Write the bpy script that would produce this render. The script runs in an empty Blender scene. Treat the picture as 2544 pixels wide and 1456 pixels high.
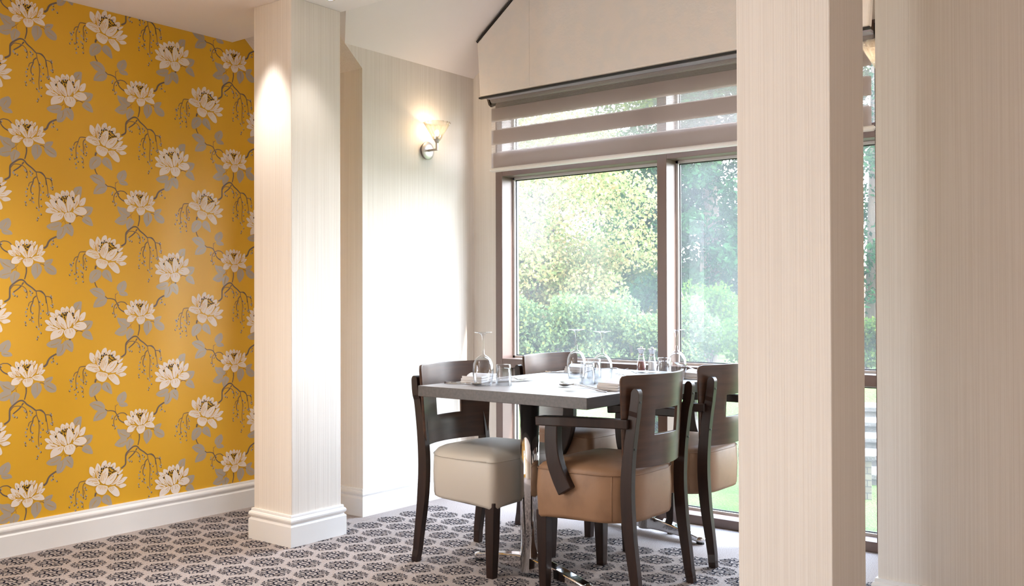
import bpy, bmesh, math, random
from mathutils import Vector, Matrix
PI = math.pi
random.seed(7)
C = bpy.context.scene.collection
SC = bpy.context.scene

# ------------------------------------------------------------------ camera
SKY_STRENGTH = 18.5; SUN_STRENGTH = 6.0; WALL_LIGHT_W = 1.5; SPOT_W = 56.0
# World: x runs along the wallpapered wall towards the window, y from the right of the room to its left, z up.
cd = bpy.data.cameras.new('camera'); cam = bpy.data.objects.new('camera', cd); C.objects.link(cam)
cd.sensor_width = 36.0; cd.lens = 2369.88 / 2544 * 36.0; cd.clip_start = 0.05; cd.clip_end = 300
cam.matrix_world = Matrix(((0.61650981, -0.00434679, -0.78733523, 0.0),
                           (-0.78734235, -0.00692384, -0.61647715, 0.0),
                           (-0.00277168, 0.99996658, -0.00769103, 1.1),
                           (0, 0, 0, 1)))
SC.camera = cam

# ------------------------------------------------------------------ light and exposure
SC.view_settings.view_transform = 'Standard'
SC.view_settings.look = 'None'
SC.view_settings.gamma = 1.0
SC.view_settings.use_curve_mapping = False
SC.view_settings.exposure = 0.17
SC.cycles.use_denoising = True
SC.cycles.max_bounces = 12
SC.cycles.transparent_max_bounces = 24
SC.cycles.diffuse_bounces = 5
SC.cycles.glossy_bounces = 4
SC.cycles.transmission_bounces = 8
SC.cycles.sample_clamp_indirect = 6.0
SC.cycles.caustics_reflective = False
SC.cycles.caustics_refractive = False

def lin(c):
    o = []
    for v in c[:3]:
        v = v / 255.0
        o.append(v / 12.92 if v <= 0.04045 else ((v + 0.055) / 1.055) ** 2.4)
    return (o[0], o[1], o[2], 1.0)

W = bpy.data.worlds.new('sky'); SC.world = W; W.use_nodes = True
wt = W.node_tree; wt.nodes.clear()
wo = wt.nodes.new('ShaderNodeOutputWorld'); wb = wt.nodes.new('ShaderNodeBackground')
tc = wt.nodes.new('ShaderNodeTexCoord'); sx = wt.nodes.new('ShaderNodeSeparateXYZ'); rp = wt.nodes.new('ShaderNodeValToRGB')
rp.color_ramp.elements[0].position = 0.0; rp.color_ramp.elements[0].color = (0.95, 0.98, 1.0, 1)
rp.color_ramp.elements[1].position = 0.75; rp.color_ramp.elements[1].color = (0.55, 0.74, 1.0, 1)
wt.links.new(tc.outputs['Generated'], sx.inputs[0]); wt.links.new(sx.outputs['Z'], rp.inputs[0])
wt.links.new(rp.outputs[0], wb.inputs[0]); wb.inputs[1].default_value = SKY_STRENGTH
wt.links.new(wb.outputs[0], wo.inputs[0])

def lamp(name, kind, loc, energy, color=(1, 1, 1), direction=None, parent=None, **kw):
    d = bpy.data.lights.new(name, kind); d.energy = energy; d.color = color
    for k, v in kw.items():
        if k == 'portal': d.cycles.is_portal = True
        else: setattr(d, k, v)
    o = bpy.data.objects.new(name, d); C.objects.link(o); o.location = loc
    if direction is not None: o.rotation_euler = Vector(direction).to_track_quat('-Z', 'Y').to_euler()
    if parent: o.parent = parent
    return o

lamp('sun', 'SUN', (8, -6, 12), SUN_STRENGTH, (1.0, 0.93, 0.82), (-0.16, 0.72, -0.68), angle=0.02)
# daylight openings: the alcove window and two unseen openings added in the papered wall
lamp('window_portal', 'AREA', (4.46, 2.36, 1.16), 1.0, direction=(-1, 0, 0), shape='RECTANGLE', size=2.3, size_y=2.3, portal=True)
lamp('added_window_portal', 'AREA', (0.225, 4.47, 1.15), 1.0, direction=(0, -1, 0), shape='RECTANGLE', size=0.75, size_y=1.6, portal=True)
lamp('added_opening_portal', 'AREA', (-1.65, 4.47, 1.3), 1.0, direction=(0, -1, 0), shape='RECTANGLE', size=1.1, size_y=1.6, portal=True)

# ------------------------------------------------------------------ materials
def mat(name, color, rough=0.5, metal=0.0, spec=0.5, bump=None, vary=None, sheen=0.0, coat=0.0):
    """bump = (scale xyz, strength, distance); vary = (scale xyz, second colour, contrast low, high)"""
    m = bpy.data.materials.new(name); m.use_nodes = True
    nt = m.node_tree; b = nt.nodes['Principled BSDF']
    b.inputs['Base Color'].default_value = color if len(color) == 4 else lin(color)
    b.inputs['Roughness'].default_value = rough; b.inputs['Metallic'].default_value = metal
    b.inputs['Specular IOR Level'].default_value = spec
    if sheen: b.inputs['Sheen Weight'].default_value = sheen
    if coat: b.inputs['Coat Weight'].default_value = coat; b.inputs['Coat Roughness'].default_value = 0.12
    t = None
    if bump or vary: t = nt.nodes.new('ShaderNodeTexCoord')
    def noise(scale, detail=4.0):
        mp = nt.nodes.new('ShaderNodeMapping'); mp.inputs['Scale'].default_value = scale
        n = nt.nodes.new('ShaderNodeTexNoise'); n.inputs['Scale'].default_value = 1.0; n.inputs['Detail'].default_value = detail
        nt.links.new(t.outputs['Object'], mp.inputs[0]); nt.links.new(mp.outputs[0], n.inputs['Vector']); return n
    if vary:
        n = noise(vary[0]); r = nt.nodes.new('ShaderNodeValToRGB')
        r.color_ramp.elements[0].position = vary[2]; r.color_ramp.elements[1].position = vary[3]
        r.color_ramp.elements[0].color = color if len(color) == 4 else lin(color)
        r.color_ramp.elements[1].color = vary[1] if len(vary[1]) == 4 else lin(vary[1])
        nt.links.new(n.outputs['Fac'], r.inputs[0]); nt.links.new(r.outputs[0], b.inputs['Base Color'])
    if bump:
        n = noise(bump[0], 3.0); bn = nt.nodes.new('ShaderNodeBump')
        bn.inputs['Strength'].default_value = bump[1]; bn.inputs['Distance'].default_value = bump[2]
        nt.links.new(n.outputs['Fac'], bn.inputs['Height']); nt.links.new(bn.outputs[0], b.inputs['Normal'])
    return m

M = {}
M['cream'] = mat('cream_ribbed_wallpaper', (241, 234, 226), 0.55, bump=((210, 210, 1.0), 0.45, 0.002), vary=((210, 210, 1.0), (234, 226, 217), 0.42, 0.60), spec=0.35)
M['ceiling'] = mat('white_ceiling_paint', (244, 237, 234), 0.7, spec=0.2)
M['trim'] = mat('white_gloss_trim', (240, 239, 238), 0.32, bump=((9, 9, 30), 0.06, 0.002))
M['yellow'] = mat('yellow_wallpaper', (224, 171, 34), 0.42, spec=0.5, bump=((260, 260, 260), 0.05, 0.001))
M['petal'] = mat('cream_petal_print', (236, 224, 212), 0.5)
M['leafprint'] = mat('silver_leaf_print', (178, 166, 150), 0.42, metal=0.12)
M['branch'] = mat('taupe_branch_print', (112, 96, 84), 0.45)
M['seedprint'] = mat('black_seed_print', (30, 26, 20), 0.5)
M['carpet'] = mat('taupe_woven_carpet', (188, 178, 174), 0.95, spec=0.1, bump=((420, 420, 420), 0.7, 0.004), vary=((330, 330, 330), (146, 133, 128), 0.42, 0.62))
M['carpetprint'] = mat('navy_carpet_motif', (18, 20, 34), 0.95, spec=0.1, vary=((300, 300, 300), (44, 44, 60), 0.45, 0.75))
M['frame'] = mat('bronze_window_frame', (112, 92, 84), 0.38, bump=((60, 60, 3), 0.05, 0.002))
M['gasket'] = mat('black_gasket', (30, 30, 32), 0.5)
M['bead'] = mat('pale_glazing_bead', (214, 212, 210), 0.35)
M['wood'] = mat('espresso_stained_wood', (46, 29, 23), 0.34, vary=((40, 40, 4), (32, 20, 16), 0.4, 0.7), bump=((60, 60, 5), 0.05, 0.001), spec=0.35)
M['plate'] = mat('espresso_plywood_back', (82, 56, 42), 0.32, vary=((5, 5, 42), (62, 41, 31), 0.35, 0.7), spec=0.45)
M['screw'] = mat('dark_screw_cap', (20, 15, 13), 0.4)
M['tan'] = mat('tan_leatherette', (148, 113, 85), 0.52, bump=((240, 240, 240), 0.12, 0.001), vary=((14, 14, 14), (133, 100, 74), 0.45, 0.75))
M['creamseat'] = mat('cream_leatherette', (196, 188, 176), 0.45, bump=((240, 240, 240), 0.08, 0.001))
M['top_glare'] = mat('table_top_window_glare', (172, 168, 168), 0.36, vary=((5, 60, 60), (160, 155, 154), 0.35, 0.65), spec=0.8)  # window glare on the dark table's top face, painted as a pale colour
M['tabletop'] = mat('dark_oak_laminate', (66, 56, 53), 0.45, vary=((6, 90, 90), (48, 40, 37), 0.35, 0.65), bump=((5, 120, 120), 0.10, 0.001), spec=0.9)
M['chrome'] = mat('chrome', (222, 222, 224), 0.07, metal=1.0)
M['steel'] = mat('polished_steel', (200, 200, 202), 0.16, metal=1.0)
M['nickel'] = mat('brushed_nickel', (196, 190, 184), 0.42, metal=1.0)
M['linen'] = mat('white_linen', (226, 222, 222), 0.8, bump=((200, 200, 200), 0.15, 0.001), spec=0.2)
M['pelmet'] = mat('pale_damask_fabric', (233, 223, 215), 0.5, vary=((14, 14, 14), (228, 221, 215), 0.42, 0.6), bump=((70, 70, 70), 0.35, 0.003), sheen=0.3)
M['blackedge'] = mat('black_edge_trim', (26, 22, 20), 0.5)
M['blindbar'] = mat('white_blind_bar', (246, 244, 242), 0.35)
M['cassette'] = mat('grey_roller_tube', (150, 140, 136), 0.45)
M['head_rail'] = mat('lilac_grey_head_rail', (168, 162, 168), 0.35)
M['bracket'] = mat('dark_bronze_bracket', (52, 42, 36), 0.4, metal=0.6)
M['red'] = mat('red_peppercorns', (150, 40, 34), 0.6, vary=((500, 500, 500), (60, 20, 18), 0.45, 0.6), bump=((400, 400, 400), 1.0, 0.004))
M['salt'] = mat('white_salt', (236, 236, 238), 0.8)
M['stone'] = mat('pale_garden_stone', (98, 92, 86), 0.9, vary=((5, 5, 9), (66, 60, 54), 0.4, 0.7), bump=((20, 20, 20), 0.6, 0.02))
M['bark'] = mat('tree_bark', (92, 78, 66), 0.9, bump=((20, 20, 4), 0.8, 0.03))
M['fence'] = mat('brown_fence_board', (138, 108, 88), 0.85, bump=((30, 30, 3), 0.3, 0.01))
M['plaster'] = mat('cream_room_paint', (220, 206, 188), 0.7, spec=0.2)

def brick_mat():
    m = mat('buff_brick', (120, 110, 92), 0.85); nt = m.node_tree
    b = nt.nodes['Principled BSDF']; t = nt.nodes.new('ShaderNodeTexCoord'); sp = nt.nodes.new('ShaderNodeSeparateXYZ'); ad = nt.nodes.new('ShaderNodeMath'); mp = nt.nodes.new('ShaderNodeCombineXYZ')
    br = nt.nodes.new('ShaderNodeTexBrick'); br.inputs['Scale'].default_value = 6.5
    br.inputs['Color1'].default_value = lin((118, 109, 92)); br.inputs['Color2'].default_value = lin((104, 94, 78)); br.inputs['Mortar'].default_value = lin((70, 65, 58))
    nt.links.new(t.outputs['Object'], sp.inputs[0]); nt.links.new(sp.outputs[0], ad.inputs[0]); nt.links.new(sp.outputs[1], ad.inputs[1])
    nt.links.new(ad.outputs[0], mp.inputs[0]); nt.links.new(sp.outputs[2], mp.inputs[1]); nt.links.new(mp.outputs[0], br.inputs['Vector']); nt.links.new(br.outputs['Color'], b.inputs['Base Color'])
    return m
M['brick'] = brick_mat()

def leaf_mat(name, cols, transl=0.5):
    m = bpy.data.materials.new(name); m.use_nodes = True; nt = m.node_tree; nt.nodes.clear()
    out = nt.nodes.new('ShaderNodeOutputMaterial'); mx = nt.nodes.new('ShaderNodeMixShader')
    d = nt.nodes.new('ShaderNodeBsdfDiffuse'); tr = nt.nodes.new('ShaderNodeBsdfTranslucent')
    g = nt.nodes.new('ShaderNodeNewGeometry'); r = nt.nodes.new('ShaderNodeValToRGB')
    e = r.color_ramp.elements; e[0].color = lin(cols[0]); e[0].position = 0; e[1].color = lin(cols[-1]); e[1].position = 1
    for k, c in enumerate(cols[1:-1]):
        x = e.new((k + 1) / (len(cols) - 1)); x.color = lin(c)
    nt.links.new(g.outputs['Random Per Island'], r.inputs[0])
    nt.links.new(r.outputs[0], d.inputs[0]); nt.links.new(r.outputs[0], tr.inputs[0])
    mx.inputs[0].default_value = transl
    nt.links.new(d.outputs[0], mx.inputs[1]); nt.links.new(tr.outputs[0], mx.inputs[2]); nt.links.new(mx.outputs[0], out.inputs[0])
    return m
M['leaf_gold'] = leaf_mat('gold_green_leaves', [(142, 132, 84), (156, 146, 104), (120, 126, 78), (96, 110, 66), (140, 118, 78)], 0.6)
M['leaf_light'] = leaf_mat('light_green_leaves', [(64, 84, 34), (52, 72, 32), (88, 96, 40), (42, 64, 32)], 0.5)
M['leaf_grey'] = leaf_mat('grey_green_leaves', [(84, 102, 62), (104, 118, 78), (66, 86, 54), (120, 124, 66)], 0.45)
M['leaf_dark'] = leaf_mat('blue_green_needles', [(28, 54, 32), (38, 66, 38), (20, 42, 26), (52, 78, 46)], 0.3)
M['leaf_bright'] = leaf_mat('fresh_green_leaves', [(62, 90, 34), (78, 102, 42), (50, 76, 32), (92, 108, 46)], 0.5)

def lawn_mat():
    return mat('sunlit_lawn', (58, 78, 32), 0.95, spec=0.1, vary=((2.5, 2.5, 2.5), (80, 94, 46), 0.35, 0.65), bump=((60, 60, 60), 0.8, 0.03))
M['lawn'] = lawn_mat()

def clear_glass(name, tint=(1, 1, 1, 1), gloss=0.9, dust=0.0):
    """thin see-through glass: transparent, a fresnel reflection, and a film of dust that scatters light"""
    m = bpy.data.materials.new(name); m.use_nodes = True; nt = m.node_tree; nt.nodes.clear()
    out = nt.nodes.new('ShaderNodeOutputMaterial'); t = nt.nodes.new('ShaderNodeBsdfTransparent'); t.inputs[0].default_value = tint
    g = nt.nodes.new('ShaderNodeBsdfGlossy'); g.inputs['Roughness'].default_value = 0.02
    f = nt.nodes.new('ShaderNodeLayerWeight'); f.inputs['Blend'].default_value = 0.5
    p5 = nt.nodes.new('ShaderNodeMath'); p5.operation = 'POWER'; p5.inputs[1].default_value = 2.5
    k = nt.nodes.new('ShaderNodeMath'); k.operation = 'MULTIPLY_ADD'; k.inputs[1].default_value = min(0.9, gloss * 0.85); k.inputs[2].default_value = gloss * 0.06
    mx = nt.nodes.new('ShaderNodeMixShader')
    nt.links.new(f.outputs['Facing'], p5.inputs[0]); nt.links.new(p5.outputs[0], k.inputs[0]); nt.links.new(k.outputs[0], mx.inputs[0])
    last = t.outputs[0]
    if dust:
        tl = nt.nodes.new('ShaderNodeBsdfTranslucent'); tl.inputs[0].default_value = (0.95, 0.96, 0.97, 1)
        tx = nt.nodes.new('ShaderNodeTexCoord'); n = nt.nodes.new('ShaderNodeTexNoise'); n.inputs['Scale'].default_value = 1.7
        n2 = nt.nodes.new('ShaderNodeTexNoise'); n2.inputs['Scale'].default_value = 160.0
        r2 = nt.nodes.new('ShaderNodeMapRange'); r2.inputs[1].default_value = 0.66; r2.inputs[2].default_value = 0.72; r2.inputs[3].default_value = 0.0; r2.inputs[4].default_value = dust
        r = nt.nodes.new('ShaderNodeMapRange'); r.inputs[1].default_value = 0.3; r.inputs[2].default_value = 0.7; r.inputs[3].default_value = dust * 0.3; r.inputs[4].default_value = dust
        ad = nt.nodes.new('ShaderNodeMath'); ad.operation = 'ADD'; ad.use_clamp = True
        nt.links.new(tx.outputs['Object'], n.inputs['Vector']); nt.links.new(tx.outputs['Object'], n2.inputs['Vector'])
        nt.links.new(n.outputs['Fac'], r.inputs[0]); nt.links.new(n2.outputs['Fac'], r2.inputs[0])
        nt.links.new(r.outputs[0], ad.inputs[0]); nt.links.new(r2.outputs[0], ad.inputs[1])
        dm = nt.nodes.new('ShaderNodeMixShader'); nt.links.new(ad.outputs[0], dm.inputs[0])
        nt.links.new(t.outputs[0], dm.inputs[1]); nt.links.new(tl.outputs[0], dm.inputs[2]); last = dm.outputs[0]
    nt.links.new(last, mx.inputs[1]); nt.links.new(g.outputs[0], mx.inputs[2]); nt.links.new(mx.outputs[0], out.inputs[0])
    return m
M['pane'] = clear_glass('dusty_window_glass', gloss=0.06, dust=0.038)

M['mill_glass'] = clear_glass('mill_glass', gloss=1.0)
def solid_glass(name, rough=0.0, ior=1.45, col=(1, 1, 1, 1)):
    m = bpy.data.materials.new(name); m.use_nodes = True; nt = m.node_tree; nt.nodes.clear()
    out = nt.nodes.new('ShaderNodeOutputMaterial'); g = nt.nodes.new('ShaderNodeBsdfGlass')
    g.inputs['Color'].default_value = col; g.inputs['Roughness'].default_value = rough; g.inputs['IOR'].default_value = ior
    nt.links.new(g.outputs[0], out.inputs[0]); return m
M['clear'] = clear_glass('clear_drinking_glass', tint=(0.95, 0.957, 0.965, 1), gloss=1.3)

def lampshade_glass():
    m = clear_glass('ribbed_shade_glass', tint=(0.91, 0.88, 0.83, 1), gloss=1.3); nt = m.node_tree
    out = [n for n in nt.nodes if n.type == 'OUTPUT_MATERIAL'][0]; prev = out.inputs[0].links[0].from_socket
    tl = nt.nodes.new('ShaderNodeBsdfTranslucent'); tl.inputs[0].default_value = (1, 0.93, 0.84, 1)
    mx = nt.nodes.new('ShaderNodeMixShader'); mx.inputs[0].default_value = 0.03
    nt.links.new(prev, mx.inputs[1]); nt.links.new(tl.outputs[0], mx.inputs[2]); nt.links.new(mx.outputs[0], out.inputs[0])
    return m
M['shade'] = lampshade_glass()

def emit(name, col, strength):
    m = bpy.data.materials.new(name); m.use_nodes = True; nt = m.node_tree; nt.nodes.clear()
    out = nt.nodes.new('ShaderNodeOutputMaterial'); e = nt.nodes.new('ShaderNodeEmission')
    e.inputs[0].default_value = col; e.inputs[1].default_value = strength; nt.links.new(e.outputs[0], out.inputs[0]); return m
M['bulb'] = emit('lit_bulb', (1.0, 0.84, 0.62, 1), 14.0)
M['spotlens'] = emit('lit_spot_lens', (1.0, 0.93, 0.82, 1), 12.0)

def blind_fabric(name, col, alpha, stripe):
    m = bpy.data.materials.new(name); m.use_nodes = True; nt = m.node_tree; nt.nodes.clear()
    out = nt.nodes.new('ShaderNodeOutputMaterial'); d = nt.nodes.new('ShaderNodeBsdfDiffuse'); tl = nt.nodes.new('ShaderNodeBsdfTranslucent')
    d.inputs[0].default_value = lin(col); tl.inputs[0].default_value = lin(col)
    mx = nt.nodes.new('ShaderNodeMixShader'); mx.inputs[0].default_value = 0.35
    nt.links.new(d.outputs[0], mx.inputs[1]); nt.links.new(tl.outputs[0], mx.inputs[2]); last = mx.outputs[0]
    if alpha < 1:
        t = nt.nodes.new('ShaderNodeBsdfTransparent'); am = nt.nodes.new('ShaderNodeMixShader')
        tx = nt.nodes.new('ShaderNodeTexCoord'); w = nt.nodes.new('ShaderNodeTexWave'); w.wave_type = 'BANDS'; w.bands_direction = 'Z'
        w.inputs['Scale'].default_value = stripe; w.inputs['Distortion'].default_value = 0.0
        mr = nt.nodes.new('ShaderNodeMapRange'); mr.inputs[3].default_value = alpha * 0.45; mr.inputs[4].default_value = min(1, alpha * 1.5)
        nt.links.new(tx.outputs['Object'], w.inputs['Vector']); nt.links.new(w.outputs['Fac'], mr.inputs[0])
        nt.links.new(mr.outputs[0], am.inputs[0]); nt.links.new(t.outputs[0], am.inputs[1]); nt.links.new(last, am.inputs[2]); last = am.outputs[0]
    nt.links.new(last, out.inputs[0]); return m
M['band'] = blind_fabric('taupe_blind_band', (172, 160, 154), 1.0, 0)
M['sheer'] = blind_fabric('sheer_blind_band', (190, 182, 178), 0.30, 52.0)

# ------------------------------------------------------------------ mesh helpers
class MB:
    """collects shapes and links them as one mesh object"""
    def __init__(s): s.v = []; s.f = []; s.mi = []; s.sm = []
    def add(s, vs, fs, mi=0, smooth=False):
        o = len(s.v); s.v += [tuple(p) for p in vs]
        for f in fs: s.f.append([i + o for i in f]); s.mi.append(mi); s.sm.append(smooth)
    def box(s, lo, hi, mi=0):
        x0, y0, z0 = lo; x1, y1, z1 = hi
        s.add([(x0, y0, z0), (x1, y0, z0), (x1, y1, z0), (x0, y1, z0), (x0, y0, z1), (x1, y0, z1), (x1, y1, z1), (x0, y1, z1)],
              [(3, 2, 1, 0), (4, 5, 6, 7), (0, 1, 5, 4), (1, 2, 6, 5), (2, 3, 7, 6), (3, 0, 4, 7)], mi)
    def prism(s, poly, fn, h0, h1, mi=0):
        """poly: 2D outline; fn(p, h) gives the 3D point at h"""
        n = len(poly); vs = [fn(p, h0) for p in poly] + [fn(p, h1) for p in poly]
        s.add(vs, [list(range(n))[::-1], list(range(n, 2 * n))] + [(i, (i + 1) % n, n + (i + 1) % n, n + i) for i in range(n)], mi)
    def lathe(s, prof, center=(0, 0, 0), n=32, mi=0, fn=None, smooth=True, rib=None):
        """prof: (radius, height) list turned about z"""
        vs = []; fs = []; k = len(prof); cx, cy, cz = center
        for i in range(n):
            a = 2 * PI * i / n
            for j, (r, h) in enumerate(prof):
                q = r * (1 + (rib(i, j) if rib else 0))
                p = (q * math.cos(a), q * math.sin(a), h)
                p = fn(p) if fn else p
                vs.append((p[0] + cx, p[1] + cy, p[2] + cz))
        for i in range(n):
            a = i * k; b = ((i + 1) % n) * k
            for j in range(k - 1): fs.append((a + j, b + j, b + j + 1, a + j + 1))
        s.add(vs, fs, mi, smooth)
    def sweep(s, path, size, side=(1, 0, 0), mi=0, smooth=False, round_=False, n=10):
        """a bar along path; size: (width along side, depth) per point or one pair; rectangular or elliptic section"""
        side = Vector(side).normalized(); pts = [Vector(p) for p in path]; vs = []; m = len(pts)
        for i, p in enumerate(pts):
            t = (pts[min(i + 1, m - 1)] - pts[max(i - 1, 0)]).normalized()
            sd = (side - t * side.dot(t)).normalized(); up = t.cross(sd).normalized()
            w, d = size[i] if isinstance(size[0], (tuple, list)) else size
            if round_:
                for j in range(n):
                    a = 2 * PI * j / n; vs.append(p + sd * (w / 2 * math.cos(a)) + up * (d / 2 * math.sin(a)))
            else:
                for a, b in ((-1, -1), (1, -1), (1, 1), (-1, 1)): vs.append(p + sd * (a * w / 2) + up * (b * d / 2))
        k = n if round_ else 4; fs = []
        for i in range(m - 1):
            for j in range(k): fs.append((i * k + j, i * k + (j + 1) % k, (i + 1) * k + (j + 1) % k, (i + 1) * k + j))
        fs.append(tuple(range(k))[::-1]); fs.append(tuple((m - 1) * k + j for j in range(k)))
        s.add(vs, fs, mi, smooth)
    def build(s, name, mats, parent=None, bevel=0.0, seg=2, weld=False, subsurf=0, solid=0.0, recalc=True):
        me = bpy.data.meshes.new(name); me.from_pydata(s.v, [], s.f)
        for m in (mats if isinstance(mats, (list, tuple)) else [mats]): me.materials.append(m)
        me.polygons.foreach_set('material_index', s.mi); me.polygons.foreach_set('use_smooth', s.sm)
        if recalc or weld:
            bm = bmesh.new(); bm.from_mesh(me)
            if weld: bmesh.ops.remove_doubles(bm, verts=bm.verts, dist=1e-5)
            if recalc: bmesh.ops.recalc_face_normals(bm, faces=bm.faces)
            bm.to_mesh(me); bm.free()
        me.update()
        o = bpy.data.objects.new(name, me); C.objects.link(o)
        if parent: o.parent = parent
        if solid:
            md = o.modifiers.new('thickness', 'SOLIDIFY'); md.thickness = solid; md.offset = 0
        if bevel:
            md = o.modifiers.new('edge', 'BEVEL'); md.width = bevel; md.segments = seg; md.limit_method = 'ANGLE'; md.angle_limit = 0.6
        if subsurf:
            md = o.modifiers.new('smooth', 'SUBSURF'); md.levels = subsurf; md.render_levels = subsurf
        return o

def tag(o, label, cat, group=None):
    o['label'] = label; o['category'] = cat
    if group: o['group'] = group
    return o
def struct(o): o['kind'] = 'structure'; return o
def thing(name, label, cat, loc=(0, 0, 0), rotz=0.0, group=None):
    o = bpy.data.objects.new(name, None); C.objects.link(o); o.empty_display_size = 0.1
    o.location = loc; o.rotation_euler = (0, 0, rotz); return tag(o, label, cat, group)
def kids(o): return list(o.children)
def dup(root, loc, rotz=0.0, label=None):
    r = root.copy(); C.objects.link(r); r.location = loc; r.rotation_euler = (0, 0, rotz)
    if label: r['label'] = label
    for ch in kids(root):
        c = ch.copy(); C.objects.link(c); c.parent = r
        for g in kids(ch):
            d = g.copy(); C.objects.link(d); d.parent = c
    return r
def smooth_path(p, sub=4, closed=False):
    n = len(p); out = []
    rng = range(n if closed else n - 1)
    for i in rng:
        if closed: a, b, c, d = p[i - 1], p[i], p[(i + 1) % n], p[(i + 2) % n]
        else: a, b, c, d = p[max(i - 1, 0)], p[i], p[i + 1], p[min(i + 2, n - 1)]
        for k in range(sub):
            t = k / sub
            out.append(tuple(0.5 * (2 * b[m] + (c[m] - a[m]) * t + (2 * a[m] - 5 * b[m] + 4 * c[m] - d[m]) * t * t + (3 * b[m] - a[m] - 3 * c[m] + d[m]) * t ** 3) for m in range(len(b))))
    if not closed: out.append(tuple(p[-1]))
    return out

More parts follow.
